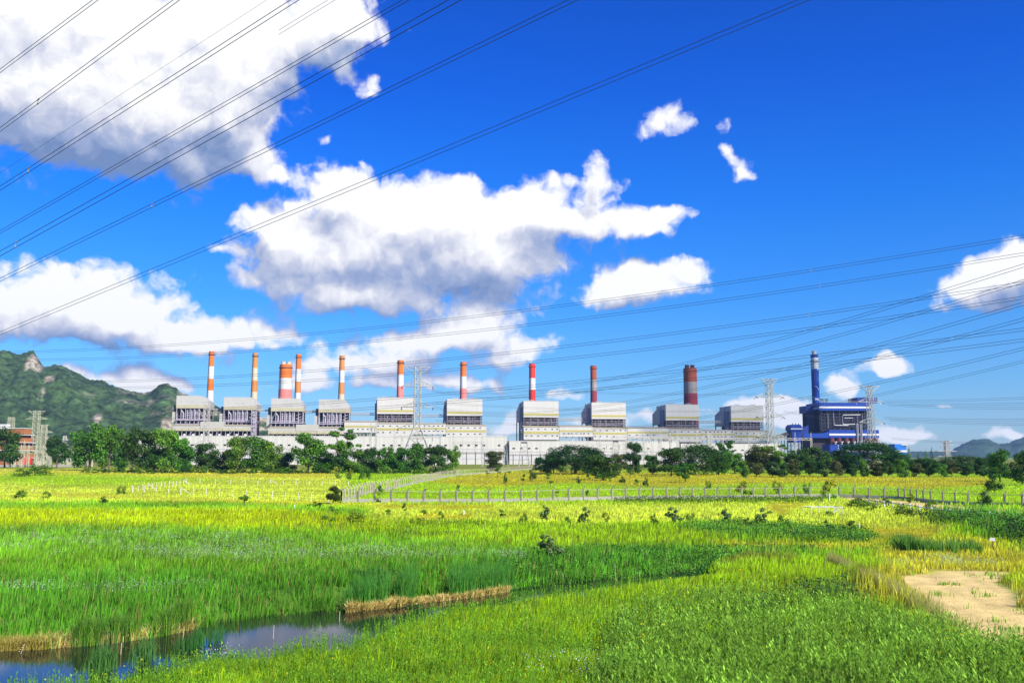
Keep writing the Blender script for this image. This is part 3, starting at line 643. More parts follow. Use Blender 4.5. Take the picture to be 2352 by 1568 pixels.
# stair lattice beside unit 2 and right ends
def scaffold(conv, xl, xr, yt, yb, nx, nz, label, Y0=1088, m=STEEL, depth=6, t=.22):
    pl = Plane(Y0); x0, zt = pl.lp(*conv(xl, yt)); x1, _ = pl.lp(*conv(xr, yt)); _, zb = pl.lp(*conv(xl, yb)); w = x1-x0
    rt = empty('stair_tower', pl.org(x0), PSI, label=label, cat='steel stair tower')
    rng = random.Random(int(xl)); mb = MB(); lattice(mb, 0, w, 0, zt, nx, nz, 0, t, rng, .2); lattice(mb, 0, w, 0, zt, nx, nz, depth, t, rng, .2)
    mb.build('frame', m, rt)
    mb = MB()
    for k in range(nz):
        za, zb2 = zt*k/nz, zt*(k+1)/nz
        a, b = ((0, w) if k % 2 == 0 else (w, 0)); mb.tube((a, depth/2, za), (b, depth/2, zb2), t*1.2, n=4)
    mb.build('stair', m, rt)
scaffold(z2, 1080, 1122, 820, 1095, 2, 14, 'open steel stair tower on the right flank of the second boiler house')
scaffold(z3, 1985, 2030, 945, 1190, 1, 9, 'thin steel stair frame at the right end of the left-hand plant block', t=.15)

# truss bridges between boiler houses
def bridge(conv, xa, xb, y, th, label):
    pl = Plane(1112); a, zt = pl.lp(*conv(xa, y)); b, zt2 = pl.lp(*conv(xb, y)); w = b-a
    rt = empty('truss_bridge', pl.org(a), PSI, label=label, cat='truss bridge', group='truss bridges linking the boiler houses')
    dz = zt2-zt; n = max(4, int(w/4)); mb = MB()
    for yy in (0, 3):
        mb.tube((0, yy, zt), (w, yy, zt2), .28, n=4); mb.tube((0, yy, zt-th), (w, yy, zt2-th), .28, n=4)
        for k in range(n):
            xa_, xb_ = w*k/n, w*(k+1)/n; za, zb = zt+dz*k/n, zt+dz*(k+1)/n
            mb.tube((xa_, yy, za), (xb_, yy, zb-th), .15, n=4); mb.tube((xb_, yy, zb), (xb_, yy, zb-th), .15, n=4)
    mb.build('truss', GALV, rt)
    mb = MB(); mb.add([(0, .1, zt-th+.1), (w, .1, zt2-th+.1), (w, 2.9, zt2-th+.1), (0, 2.9, zt-th+.1), (0, .1, zt-th+.4), (w, .1, zt2-th+.4), (w, 2.9, zt2-th+.4), (0, 2.9, zt-th+.4)],
        [(0,3,2,1),(4,5,6,7),(0,1,5,4),(1,2,6,5),(2,3,7,6),(3,0,4,7)]); mb.build('deck', STEELD, rt)
bridge(z2, 578, 735, 792, 1.6, 'truss bridge between the first and second boiler houses from the left')
bridge(z2, 1142, 1288, 800, 1.6, 'truss bridge between the second and third boiler houses from the left')
bridge(z2, 1690, 1842, 812, 1.8, 'truss bridge between the third and fourth boiler houses from the left')
bridge(z3, 480, 745, 790, 2.0, 'truss bridge from the last grey boiler house to the first striped one')
bridge(z3, 1184, 1512, 806, 2.4, 'truss bridge crossing behind the large pylon')
bridge(z4, 712, 1026, 730, 2.4, 'truss bridge below the two slim chimneys, between the bright red and the rust one')
bridge(z5, 720, 993, 842, 2.2, 'rightmost truss bridge, between the two grey-looking boiler houses')

# ------------------------------------------------------------------ chimneys
def chimney(conv, Y0, cx, ytop, rt_px, rb_px, ybr, bands, label, grp, flues=None, ring=None, ringm=STEELD, marks=False):
    """bands: list of (material, y of its lower edge) from the top; rt_px/rb_px full widths at top and at ybr"""
    pl = Plane(Y0); sc = conv(1, 0)[0]-conv(0, 0)[0]
    s, zt = pl.lp(*conv(cx, ytop)); o = pl.org(s); D = o[1]
    _, zr = pl.lp(*conv(cx, ybr)); r0 = rt_px*sc*D/F/2; r1 = rb_px*sc*D/F/2
    slope = (r1-r0)/(zt-zr)
    R = lambda z: r0+(zt-z)*slope
    rtm = empty('chimney', o, 0, label=label, cat='chimney', group=grp)
    mats = []; prof = []; mis = []
    zs = [zt]+[pl.lp(*conv(cx, y))[1] for _, y in bands[:-1]]+[0]
    for k in range(len(bands)-1, -1, -1):
        if bands[k][0] not in mats: mats.append(bands[k][0])
        za, zb = zs[k+1], zs[k]; n = max(1, int((zb-za)/12))
        for j in range(n):
            z = za+(zb-za)*j/n; prof.append((R(z), z)); mis.append(mats.index(bands[k][0]))
    prof.append((R(zt), zt)); mis.append(mis[-1])
    mb = MB(); mb.lathe(prof, n=36, mis=mis+[mis[-1]]); mb.build('shaft', mats, rtm, smooth=False)
    if ring:
        _, zg = pl.lp(*conv(cx, ring)); r = R(zg)
        mb = MB(); mb.lathe([(r, zg-.5), (r+.9, zg-.3), (r+.9, zg+.2), (r, zg+.25)], n=36, cap=False)
        ringo = mb.build('gallery_ring', ringm, rtm); mb = MB()
        for k in range(18):
            a = k*math.pi/9; mb.tube(((r+.85)*math.cos(a), (r+.85)*math.sin(a), zg), ((r+.85)*math.cos(a), (r+.85)*math.sin(a), zg+1.2), .07, n=4)
        mb.lathe([(r+.8, zg+1.1), (r+.9, zg+1.1), (r+.9, zg+1.25), (r+.8, zg+1.25)], n=36, cap=False)
        mb.build('railing', ringm, ringo)
    mb = MB(); mb.lathe([(r0+.02, zt-.9), (r0+.22, zt-.8), (r0+.22, zt+.02), (r0-.5, zt+.03), (r0-.5, zt-1)], n=36, cap=False); mb.build('rim', bands[0][0], rtm)
    mb = MB(); mb.tube((-R(zt)*.5, -R(zt)*.88-.12, zt), (-R(0)*.5, -R(0)*.88-.12, 0), .16, n=4); mb.build('ladder', STEELD, rtm)
    if flues:
        ft, xs, wd, fm = flues; _, zf = pl.lp(*conv(cx, ft))
        for x in xs:
            s2, _ = pl.lp(*conv(x, ytop)); rr = wd*sc*D/F/2
            mb = MB(); mb.lathe([(rr, zt-2), (rr, zf-1.0), (rr*1.06, zf-.8), (rr*1.06, zf), (rr*.85, zf+.02), (rr*.85, zf-2)], n=20, c=((s2-s), 0), cap=False)
            mb.build('flue', fm, rtm, smooth=False)
    return rtm, R, zt, pl
SG = 'slim banded chimneys behind the boiler houses'
chimney(z2, 1165, 609, 118, 60, 76, 600, [(ORANGE,295),(WPAINT,441),(ORANGE,578),(WPAINT,806),(ORANGE,866),(WPAINT,2000)], 'leftmost chimney, bright orange and white bands, standing right beside the first boiler house', SG, ring=157)
chimney(z2, 1165, 1122, 137, 60, 76, 620, [(ORANGE2,312),(CPAINT,458),(ORANGE2,593),(CPAINT,2000)], 'second chimney from the left, faded orange and cream bands', SG, ring=175)
chimney(z2, 1250, 1481, 275, 142, 158, 660, [(ORANGE,433),(WPAINT,563),(PINK,2000)], 'fat orange and white chimney with two short pale flues on top', 'wide chimneys with twin flues', ring=312, flues=(239, (1451,1515), 52, CPAINT))
chimney(z2, 1165, 1631, 152, 58, 72, 650, [(ORANGE,328),(WPAINT,473),(ORANGE2,605),(WPAINT,2000)], 'slim orange and white chimney standing just right of the fat orange one', SG, ring=188)
chimney(z2, 1165, 2142, 168, 58, 74, 650, [(ORANGE2,340),(WPAINT,483),(ORANGE2,620),(CPAINT,2000)], 'slim orange and white chimney over the fourth boiler house, right of the fat orange one', SG, ring=206)
chimney(z3, 1170, 1036, 208, 68, 78, 600, [(ORANGE,365),(WPAINT,496),(PINK,2000)], 'chimney just left of the large pylon, orange top and patchy faded red below white', SG, ring=240)
chimney(z3, 1170, 1728, 228, 66, 76, 620, [(ORANGE,387),(WPAINT,517),(PINK,2000)], 'chimney right of the large pylon, orange over white over red', SG, ring=262)
chimney(z4, 1175, 428, 130, 66, 76, 530, [(REDP,288),(WPAINT,415),(REDP,2000)], 'bright red and white banded chimney in the middle of the row', SG, ring=163, ringm=REDP)
chimney(z4, 1175, 1103, 150, 66, 74, 550, [(RED_SHADED,305),(WHITE_SHADED,430),(MAROON_SHADED,2000)], 'slim chimney with rust, grey and maroon bands darkened for cloud shade', SG, ring=183, ringm=RED_SHADED)
chimney(z4, 1260, 2168, 178, 144, 152, 570, [(RED_SHADED,330),(WHITE_SHADED,455),(MAROON_SHADED,2000)], 'fat chimney with shade-darkened rust, grey and maroon bands and two dark flues on top', 'wide chimneys with twin flues', ring=212, ringm=RED_SHADED, flues=(142, (2137,2194), 48, mat('soot_brown', (.07,.03,.02), var=.3)))

# ------------------------------------------------------------------ turbine hall (white)
TP = Plane(950)
def hall(xa, xb, y0, label, Y0=950, dep=34, name='turbine_hall', bottom=0, rib=True):
    pl = Plane(Y0); a, zt = pl.lp(xa, y0); b, _ = pl.lp(xb, y0); w = b-a
    rt = empty(name, pl.org(a), PSI, label=label, cat='turbine hall', group='long white turbine halls')
    HW = corrugated('weathered_hall_cladding', (.51, .49, .43), var=.14)
    mb = MB(); mb.box(0, w, 0, dep, 0, zt); mb.build('wall', HW, rt)
    for k in range(int(w/7.5)):
        if k % 5 == 4: continue
        x = 3+7.5*k; mb = MB(); mb.box(x, x+2.6, -.1, -.003, zt*.66, zt*.72); mb.build('window', DARKW, rt)
    mb = MB(); mb.tube((1, -.9, zt*.42), (w-1, -.9, zt*.42), .22, n=6); mb.tube((1, -.9, zt*.46), (w-1, -.9, zt*.46), .14, n=6)
    for k in range(int(w/9)): mb.box(4+9*k, 4.15+9*k, -1.0, -.004, 0, zt*.47)
    mb.build('pipe_rack', STEEL, rt)
    mb = MB(); mb.box(-.15, w+.15, -.2, dep+.2, zt+.002, zt+.5); mb.build('roof', WHITE, rt)
    mb = MB(); mb.box(.2, w-.2, -.25, -.003, zt*.54, zt*.56); mb.box(.2, w-.2, -.2, -.004, zt*.18, zt*.195)
    for k in range(int(w/12)): mb.box(6+12*k, 6.16+12*k, -.12, -.002, .5, zt-.2)
    mb.build('wall_trim', mat('grey_trim', (.42, .41, .40), var=.1), rt)
    mb = MB(); mb.box(.2, w-.2, -.12, -.002, zt*.22, zt*.33); mb.build('louvre_band', mat('louvre_grey', (.48, .47, .46), var=.2, scale=3), rt)
    for k in range(int(w/46)):
        mb = MB(); x = 20+46*k; mb.box(x, x+5, -.16, -.003, 0, 6); mb.build('roller_door', GREYC, rt)
    return rt
hall(318, 1164, 1001, 'long white hall wall running behind the trees on the left half')
hall(1170, 1560, 1013, 'white hall wall seen in the clear gap beside the leaning mast', Y0=944)
hall(1564, 1790, 1019, 'white hall wall glimpsed between the dark trees on the right', Y0=952)

# ------------------------------------------------------------------ blue plant
def blueplant():
    pl = Plane(1130)
    def q(x, y): return pl.lp(*z6(x, y))
    x0, zt = q(670, 690); x1, zt2 = q(1240, 700); _, zb = q(670, 780); _, zfb = q(720, 1000); w = x1-x0
    rt = empty('power_station', pl.org(x0), PSI+math.radians(-3), label='blue power station block with white stripes and exposed dark pipework, right of the grey row', cat='power station')
    dep = 44; _, zl = q(770, 1000); _, zl2 = q(770, 1092)
    h = zt-zb
    mb = MB(); mb.box(0, w, 0, dep, zb, zt); mb.build('upper_cladding', BLUE, rt)
    mb = MB(); mb.box(-.15, w+.05, -.2, -.003, zb+h*.30, zb+h*.52); mb.box(-.3, -.003, 0, dep, zb+h*.22, zb+h*.44); mb.build('white_stripe', WPAINT, rt)
    mb = MB(); mb.box(-9, -.31, 20, dep, zb-2, zt-3); mb.build('side_wing', BLUED, rt)
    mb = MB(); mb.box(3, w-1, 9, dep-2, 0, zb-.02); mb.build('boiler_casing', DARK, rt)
    rng = random.Random(77); mb = MB(); lattice(mb, 2, w-.5, zl, zb, 8, 6, 1, .28, rng, .2); lattice(mb, 2, w-.5, zl, zb, 10, 8, 6, .2, rng, .4)
    for j in range(6): mb.box(-8, 2, 1+j*7, 1.5+j*7, 20, zb-2)if j in (3, 5) else None
    lattice(mb, -8.5, 1.5, 22, zb-1, 2, 7, 24, .28, rng, .4)
    mb.build('steel_frame', mat('blue_grey_steel', (.05, .055, .09), var=.3), rt)
    def L(x, y): s, z = q(x, y); return (s-x0, -1.2, z)
    mb = MB()
    for pts in ([(823,812),(828,938),(845,948),(985,950)], [(1118,830),(930,832),(920,845),(925,930),(945,940),(1060,936)], [(945,866),(1040,866)], [(763,820),(765,980)], [(1083,840),(1086,930)], [(1140,820),(1142,920)]):
        for a, b in zip(pts[:-1], pts[1:]): mb.tube(L(*a), L(*b), .42 if len(pts) > 2 else .3, n=8)
    mb.build('pipework', PIPE, rt)
    for x in (1063, 1076, 1103, 1117):
        a = L(x, 930); b = L(x, 1160); mb = MB(); mb.tube((a[0], -5, b[2]), (a[0], -5, a[2]), .65, n=10); mb.build('exhaust_pipe', PIPE, rt)
    a = L(765, 1000); b = L(1315, 1090)
    mb = MB(); mb.box(a[0], b[0], -4, 12, b[2], a[2]); mb.build('lower_cladding', BLUE, rt)
    a2 = L(765, 1041); b2 = L(1315, 1064); mb = MB(); mb.box(a2[0]+.1, b2[0]-.1, -4.15, -4.003, b2[2], a2[2]); mb.build('white_stripe', WPAINT, rt)
    c1 = L(480, 1042); c2 = L(720, 1035); c3 = L(765, 1015); c4 = L(480, 1090)
    mb = MB(); mb.prism([(c1[0], c4[2]), (a[0]-.02, c4[2]), (a[0]-.02, c3[2]), (c2[0], c2[2]), (c1[0], c1[2])], -3.5, 8); mb.build('link_gallery', BLUE, rt)
    d1 = L(490, 1000); d2 = L(580, 940); mb = MB(); mb.prism([(d1[0], d1[2]-5), (d2[0]+2, d1[2]-5), (d2[0]+2, d2[2]), (d1[0], d1[2])], 14, 20); mb.build('sloping_gallery', BLUED, rt)
    # dark base with rust red hoppers
    e1 = L(610, 1092); mb = MB(); mb.box(e1[0], b[0]-4, 3, dep, 0, c4[2]-.02); mb.build('undercroft', mat('dark_reddish_base', (.05, .035, .04), var=.4), rt)  # undercroft box in a dark reddish tone
    for k in range(7):
        x = a[0]+4+k*(b[0]-a[0]-8)/6; mb = MB(); mb.lathe([(.8, b[2]-16), (.9, b[2]-12), (3.4, b[2]-7), (3.4, b[2]-.1)], n=12, c=(x, -.5), cap=False); mb.build('hopper', REDTANK, rt)
    for x in (828, 897, 967, 1035, 1105, 1168):
        p = L(x, 1138); mb = MB(); mb.lathe([(.7, p[2]-4), (.9, p[2]-1), (2.1, p[2]), (2.1, p[2]+.8)], n=10, c=(p[0], -6)); mb.build('white_hopper', WPAINT, rt)
    u1 = L(1100, 632); u2 = L(1200, 690); mb = MB(); mb.box(u1[0], u1[0]+26, 4, 22, zt+.02, u1[2]); mb.build('roof_house', BLUED, rt)
    for x in (704, 718, 731, 755, 768, 782, 1014, 1025, 1037, 1050):
        p = L(x, 680); mb = MB(); mb.lathe([(.5, zt), (.5, zt+4.2), (.7, zt+4.3), (.7, zt+5)], n=8, c=(p[0], 5)); mb.build('roof_vent', STEELD, rt)
    mb = MB(); mb.box(1, w-1, 1, 1.2, zt+1.5, zt+1.7); mb.box(1, w-1, 1, 1.2, zt+.7, zt+.8)
    for k in range(26): mb.box(1+k*(w-2)/25, 1.2+k*(w-2)/25, 1, 1.2, zt, zt+1.7)
    mb.build('roof_railing', GALV, rt)
    # lower blue workshop in front
    pl2 = Plane(1040); s0, za = pl2.lp(*z6(790, 1168)); s1, _ = pl2.lp(*z6(1200, 1168)); _, zs1 = pl2.lp(*z6(850, 1222)); _, zs2 = pl2.lp(*z6(850, 1245))
    r2 = empty('workshop', pl2.org(s0), PSI, label='low blue building with a white stripe at the foot of the blue power station', cat='industrial building')
    mb = MB(); mb.box(0, s1-s0, 0, 20, 0, za); mb.build('wall', BLUE, r2)
    mb = MB(); mb.box(8, s1-s0-.1, -.15, -.003, zs2, zs1); mb.build('white_stripe', WPAINT, r2)
    mb = MB(); mb.box(-.3, s1-s0+.3, -.5, 20.3, za+.003, za+.8); mb.build('roof', BLUED, r2)
    mb = MB(); mb.box(9.2, 9.8, -.6, -.16, 0, za); mb.build('drain_pipe', WPAINT, r2)
    # transfer tower and conveyor
    pl3 = Plane(1095); t0, tz = pl3.lp(*z6(347, 938)); t1, _ = pl3.lp(*z6(478, 938)); _, tm = pl3.lp(*z6(350, 965)); _, tb = pl3.lp(*z6(350, 1140)); _, s1_ = pl3.lp(*z6(350, 980)); _, s2_ = pl3.lp(*z6(350, 992))
    r3 = empty('transfer_tower', pl3.org(t0), PSI, label='blue conveyor transfer tower with a white stripe on dark steel legs', cat='tower')
    w3 = t1-t0; mb = MB(); mb.prism([(0, tb+14), (w3, tb+14), (w3, tm), (w3-2.5, tz), (2.5, tz), (0, tm)], 0, 16); mb.prism([(2.5, tb), (w3-2.5, tb), (w3-.8, tb+13.99), (.8, tb+13.99)], 1, 15); mb.build('tower_body', BLUE, r3)
    mb = MB(); mb.box(-.1, w3+.1, -.15, -.003, s2_, s1_); mb.build('white_stripe', WPAINT, r3)
    rng = random.Random(5); mb = MB(); lattice(mb, 0, w3, 0, tb+10, 3, 5, 2, .3, rng, .4); lattice(mb, 0, w3, 0, tb+10, 3, 5, 12, .3, rng, .4); mb.build('steel_legs', STEELD, r3)
    for x in (.3, .55, .8): mb = MB(); mb.lathe([(.5, tz), (.5, tz+1.6)], n=8, c=(w3*x, 4)); mb.build('roof_vent', STEELD, r3)
    p = pl3.org(pl3.lp(*z6(175, 1085))[0]); za_ = pl3.lp(*z6(175, 1082))[1]; pb = pl3.lp(*z6(347, 1018)); wd = pb[0]-pl3.lp(*z6(175, 1085))[0]
    r4 = empty('conveyor', p, PSI, label='dark inclined coal conveyor rising to the blue transfer tower', cat='conveyor')
    mb = MB(); mb.prism([(0, za_-3), (wd, pb[1]-4), (wd, pb[1]), (0, za_+1)], 4, 9); mb.build('conveyor_housing', STEELD, r4)
    mb = MB(); 
    for k in range(5):
        x = wd*(.1+.2*k); z = za_-3+(pb[1]-4-za_+3)*(.1+.2*k); mb.tube((x-1, 6, 0), (x, 6, z), .3, n=4); mb.tube((x+1, 6, 0), (x, 6, z), .3, n=4)
    mb.build('trestle', STEELD, r4)
    # small blue building at the far right
    pl4 = Plane(1050); s0, za = pl4.lp(*z6(1522, 1158)); s1, _ = pl4.lp(*z6(1655, 1158)); sm, zm = pl4.lp(*z6(1602, 1185))
    r5 = empty('workshop', pl4.org(s0), PSI, label='small bright blue building peeping above the big dark tree at the right', cat='industrial building')
    ww = s1-s0; mb = MB(); mb.box(0, (sm-s0), 0, 14, 0, za); mb.box((sm-s0)+.02, ww, 1, 14, 0, zm); mb.build('wall', BLUEL, r5)
    _, q1 = pl4.lp(*z6(1600, 1228)); _, q2 = pl4.lp(*z6(1600, 1250)); mb = MB(); mb.box(.3, ww-.2, -.15, -.003, q2, q1); mb.build('white_stripe', WPAINT, r5)
    mb = MB(); mb.box(-.4, ww+.5, .6, 14.4, zm+.003, zm+.7) if False else mb.box((sm-s0)+.05, ww+.6, .5, 14.4, zm+.003, zm+.8); mb.build('roof', BLUED, r5)
blueplant()
def blue_chimney():
    rt, R, zt, pl = chimney(z6, 1200, 613, 152, 84, 84, 700, [(BLUE,185),(WPAINT,310),(BLUE,2000)], 'tall blue chimney painted with white flying birds, grey flue on top', None, ring=229, flues=(109, (613,), 50, GALV))
    D = pl.org(pl.lp(*z6(613, 400))[0])[1]; r = R(0)+.06; k = D/F/4.923*1.0
    def mark(pts, wd):
        mb = MB(); n = len(pts)
        V = []
        for i, (x, y) in enumerate(pts):
            _, z = pl.lp(*z6(x, y)); u = (x-(613+(y-110)*.037))/44.
            u = max(-.97, min(.97, u)); a = math.asin(u)
            ww = wd*k*math.sin(math.pi*(i+.15)/(n-.7))*.5
            for s in (-1, 1): V.append((r*math.sin(a), -r*math.cos(a), z+s*ww))
        mb.add(V, [(2*i, 2*i+2, 2*i+3, 2*i+1) for i in range(n-1)]); mb.build('painted_bird', WPAINT, rt)
    mark([(598,506),(612,508),(628,514),(642,524),(652,536),(660,550)], 11); mark([(640,545),(650,540),(660,552)], 12)
    mark([(590,612),(596,628),(604,640),(618,648),(636,652),(652,660),(664,672)], 22); mark([(600,668),(612,660),(626,655),(640,650),(655,648)], 14)
    mark([(642,412),(650,428),(656,442),(660,462)], 7); mark([(632,330),(640,322),(650,316),(657,308)], 8); mark([(580,330),(586,318),(596,312)], 9)
blue_chimney()

# ------------------------------------------------------------------ pylons
def pylon(px, ybase, ytop, D, label, body_w, base_w, arms, peak=None, yaw=0.0, m=GALV, t=.16, waist=.42, jumpers=True, grp=None, zb=0):
    o = P(px, ybase, D); zt = P(px, ytop, D)[2]; o = np.array([P(px, (ybase+ytop)/2, D)[0], D, zb])
    rt = empty('transmission_tower', o, yaw, label=label, cat='pylon', group=grp)
    H = zt-zb; zw = H*waist
    def W(z): return base_w/2+(body_w/2-base_w/2)*z/zw if z < zw else body_w/2*(1-.12*(z-zw)/(H-zw))
    lv = list(np.linspace(0, zw, 5))+list(np.linspace(zw, H, 8))[1:]
    mb = MB()
    for a, b in zip(lv[:-1], lv[1:]):
        wa, wb = W(a), W(b); ca = [(-wa,-wa),(wa,-wa),(wa,wa),(-wa,wa)]; cb = [(-wb,-wb),(wb,-wb),(wb,wb),(-wb,wb)]
        for k in range(4):
            k2 = (k+1) % 4
            mb.tube((*ca[k], a), (*cb[k], b), t*1.25, n=4); mb.tube((*ca[k], a), (*cb[k2], b), t*.7, n=4); mb.tube((*ca[k2], a), (*cb[k], b), t*.7, n=4); mb.tube((*cb[k], b), (*cb[k2], b), t*.7, n=4)
    mb.build('tower_body', m, rt)
    tips = []
    for f, hw in arms:
        z = H*f; w = W(z); mb = MB()
        for s in (-1, 1):
            tip = (s*hw, 0, z+hw*.03); tips.append((s, z, hw))
            for y in (-w, w):
                mb.tube((s*w, y, z), tip, t*.9, n=4); mb.tube((s*w, y, z+H*.055), tip, t*.6, n=4)
                for q in (.25, .5, .75):
                    a_ = [s*w+(tip[0]-s*w)*q, y*(1-q), z+(tip[2]-z)*q]; b_ = [a_[0], a_[1], z+H*.055+(tip[2]-z-H*.055)*q]; mb.tube(a_, b_, t*.45, n=4)
        arm = mb.build('crossarm', m, rt)
        for s in (-1, 1):
            for dy in ((-1, 1) if jumpers else (0,)):
                mb = MB(); q0 = Vector((s*hw, 0, z)); q1 = q0+Vector((dy*.9*.3, dy*3.2, -1.2 if jumpers else -3.6)); n = 8
                for k in range(n):
                    a_ = q0.lerp(q1, k/n); b_ = q0.lerp(q1, (k+.7)/n); mb.tube(a_, b_, .22, .12, n=6)
                mb.build('insulator', INSUL, arm)
    if peak:
        mb = MB(); w = W(H)
        for s in (-1, 1):
            for y in (-w, w):
                mb.tube((s*w, y, H-.5), (s*peak, 0, H), t*.7, n=4); mb.tube((s*w, y, H*.93), (s*peak, 0, H), t*.7, n=4)
        mb.tube((-w, -w, H), (w, -w, H), t*.7, n=4); mb.build('peak_arm', m, rt)
    return rt, o, H
pylon(958, 1083, 842, 480, 'largest lattice pylon, standing before the striped left-hand block', 3.2, 20, [(.81,7.8),(.61,7.8),(.41,9.5)], peak=6.3, yaw=.15, t=.18)
pylon(1769, 1075, 870, 560, 'lattice pylon at the right end of the striped row, left of the blue transfer tower', 3.3, 19, [(.80,8.2),(.58,8.2),(.36,8.5)], peak=5.6, yaw=.2, t=.17)
pylon(2001, 1070, 886, 620, 'lattice pylon in front of the blue power station', 3.5, 19, [(.80,8.4),(.55,8.4),(.28,9)], peak=7.2, yaw=.2, t=.17)
pylon(474, 1070, 923, 700, 'faint lattice pylon standing before the gap between the two leftmost boiler houses', 3.6, 11, [(.80,7.5),(.55,7.5),(.35,8)], peak=4, yaw=.1, t=.13)
pylon(82, 1048, 943, 880, 'tallest of the three olive pylons beside the orange building', 5, 15, [(.84,9.6),(.60,9.2)], peak=7.6, yaw=.1, m=GALVY, t=.22, jumpers=False)
pylon(100, 1048, 975, 860, 'short olive pylon right of the tallest one on the left', 4.4, 12, [(.80,7.6),(.62,7.6),(.45,7.8)], peak=3.4, yaw=.2, m=GALVY, t=.22, jumpers=False)
pylon(24, 1040, 958, 1300, 'distant olive pylon with a pointed top behind the orange building', 7, 14, [(.55,10)], yaw=.1, m=GALVY, t=.3, jumpers=False, waist=.55)
pylon(148, 1048, 1001, 1250, 'small distant lattice pylon over the thin tree at the left', 4, 9, [(.85,6),(.65,6)], yaw=.3, t=.28, jumpers=False)
pylon(252, 1040, 1004, 1300, 'tiny white pylon almost hidden behind the left trees', 4, 9, [(.85,8)], yaw=.3, t=.28, jumpers=False)
pylon(448, 1040, 978, 1500, 'distant pylon with wide arms low against the left hill', 5, 12, [(.9,16)], yaw=.2, t=.3, jumpers=False) if False else None
pylon(2175, 1058, 1012, 1250, 'far white lattice pylon between the conifers and the right hills', 5, 11, [(.78,9),(.5,14),(.25,14)], peak=8, yaw=.1, t=.3, jumpers=False)
pylon(1629, 1085, 995, 720, 'slender vertical lattice mast in front of the long striped link block', 2.6, 2.8, [], yaw=.1, m=mat('cream_steel', (.58,.54,.44), var=.15), t=.13, waist=.5) if True else None
def mast(xl, xr, ybase, ytop, D, label, lean=0):
    a = P(xl, ytop, D); b = P(xr, ytop, D); w = (b-a)[0]; zt = a[2]
    rt = empty('lattice_mast', (a[0], D, 0), .05, label=label, cat='mast')
    mb = MB(); n = 5
    for s, x in ((0, 0), (1, w)):
        for y in (-1.5, 1.5): mb.tube((x+(-1 if s == 0 else 1)*w*.45, y*1.8, 0), (x, y*.5, zt), .22, .14, n=4)
    for k in range(1, n+1):
        f = k/n; z = zt*f*.8; e = w*.45*(1-f*.8); mb.tube((-e, 0, z), (w+e, 0, z), .15, n=4); 
    mb.tube((-w*.3, 0, zt*.1), (w*.5, 0, zt*.72), .12, n=4); mb.tube((w*1.3, 0, zt*.1), (w*.5, 0, zt*.72), .12, n=4)
    mb.build('frame', GALV, rt)
    mb = MB(); mb.box(-.3, w+.3, -.8, .8, zt-.9, zt+.2); mb.build('head_beam', STEELD, rt)
    mb = MB(); mb.tube((0, 0, zt), (0, 0, zt+9), .1, .05, n=4); mb.tube((w, 0, zt), (w, 0, zt+7), .1, .05, n=4); mb.build('lightning_rod', GALV, rt)
mast(1197, 1210, 1080, 1015, 700, 'tapered steel mast against the blank white hall wall')
mast(1158, 1164, 1075, 1024, 760, 'narrow steel mast at the corner of the white hall')
mast(1409, 1419, 1080, 1013, 760, 'steel mast rising behind the big dark umbrella-shaped tree')

# substation gantries
def gantry(x0, x1, yb, yt, D, label, cols=3, m=GALV, t=.13, double=True):
    a = P(x0, yb, D); b = P(x1, yb, D); zt = P(x0, yt, D)[2]; w = (b-a)[0]; bh = 1.6
    rt = empty('substation_gantry', (a[0], D, 0), .08, label=label, cat='gantry', group='lattice gantries in front of the white halls')
    for k in range(cols):
        x = w*k/(cols-1); mb = MB(); n = 7
        for j in range(n):
            za, zb = zt*j/n, zt*(j+1)/n
            for dx in (-.6, .6):
                for dy in (-.6, .6): mb.tube((x+dx, dy, za), (x+dx, dy, zb), t, n=4)
            mb.tube((x-.6, -.6, za), (x+.6, -.6, zb), t*.7, n=4); mb.tube((x+.6, .6, za), (x-.6, .6, zb), t*.7, n=4)
        mb.tube((x-.6, 0, zt), (x, 0, zt+5), t, n=4); mb.tube((x+.6, 0, zt), (x, 0, zt+5), t, n=4)
        mb.build('column', m, rt)
    mb = MB(); n = max(4, int(w/2.2))
    for y in (-.6, .6):
        mb.tube((0, y, zt), (w, y, zt), t, n=4); mb.tube((0, y, zt-bh), (w, y, zt-bh), t, n=4)
        for k in range(n): mb.tube((w*k/n, y, zt-bh if k % 2 else zt), (w*(k+1)/n, y, zt if k % 2 else zt-bh), t*.7, n=4)
    mb.build('beam', m, rt)
    for k in range(max(2, int(w/9))):
        x = w*(k+.5)/max(2, int(w/9)); mb = MB(); mb.tube((x, 0, zt-bh), (x, 0, zt-bh-3), .16, n=5); mb.build('insulator', INSUL, rt)
    return rt
gantry(905, 1010, 1083, 1000, 760, 'lattice gantry below and behind the large pylon', 3)
gantry(1040, 1108, 1083, 1014, 700, 'gantry frame on the white wall right of the large pylon', 2)
gantry(850, 862, 1083, 978, 760, 'narrow upright gantry behind the airy tree left of centre', 2)
gantry(1318, 1440, 1083, 1018, 780, 'gantry rising behind the umbrella-shaped tree', 3, mat('cream_steel', (.58, .54, .44)))
gantry(1440, 1560, 1083, 1004, 820, 'gantry in front of the long link block near the slender mast', 4, mat('cream_steel', (.58, .54, .44)))
gantry(1480, 1790, 1083, 1006, 860, 'long high gantry beam along the foot of the right-hand block', 6, mat('cream_steel', (.58, .54, .44)))
gantry(1792, 1868, 1083, 1006, 800, 'gantry beam crossing the blue transfer tower', 3, mat('cream_steel', (.58, .54, .44)))
gantry(1372, 1500, 1083, 1030, 690, 'lower gantry between the umbrella-shaped tree and the thin dark tree', 4, mat('cream_steel', (.58, .54, .44)))
gantry(25, 108, 1060, 1024, 800, 'olive gantry before the orange building', 4, GALVY, t=.2)
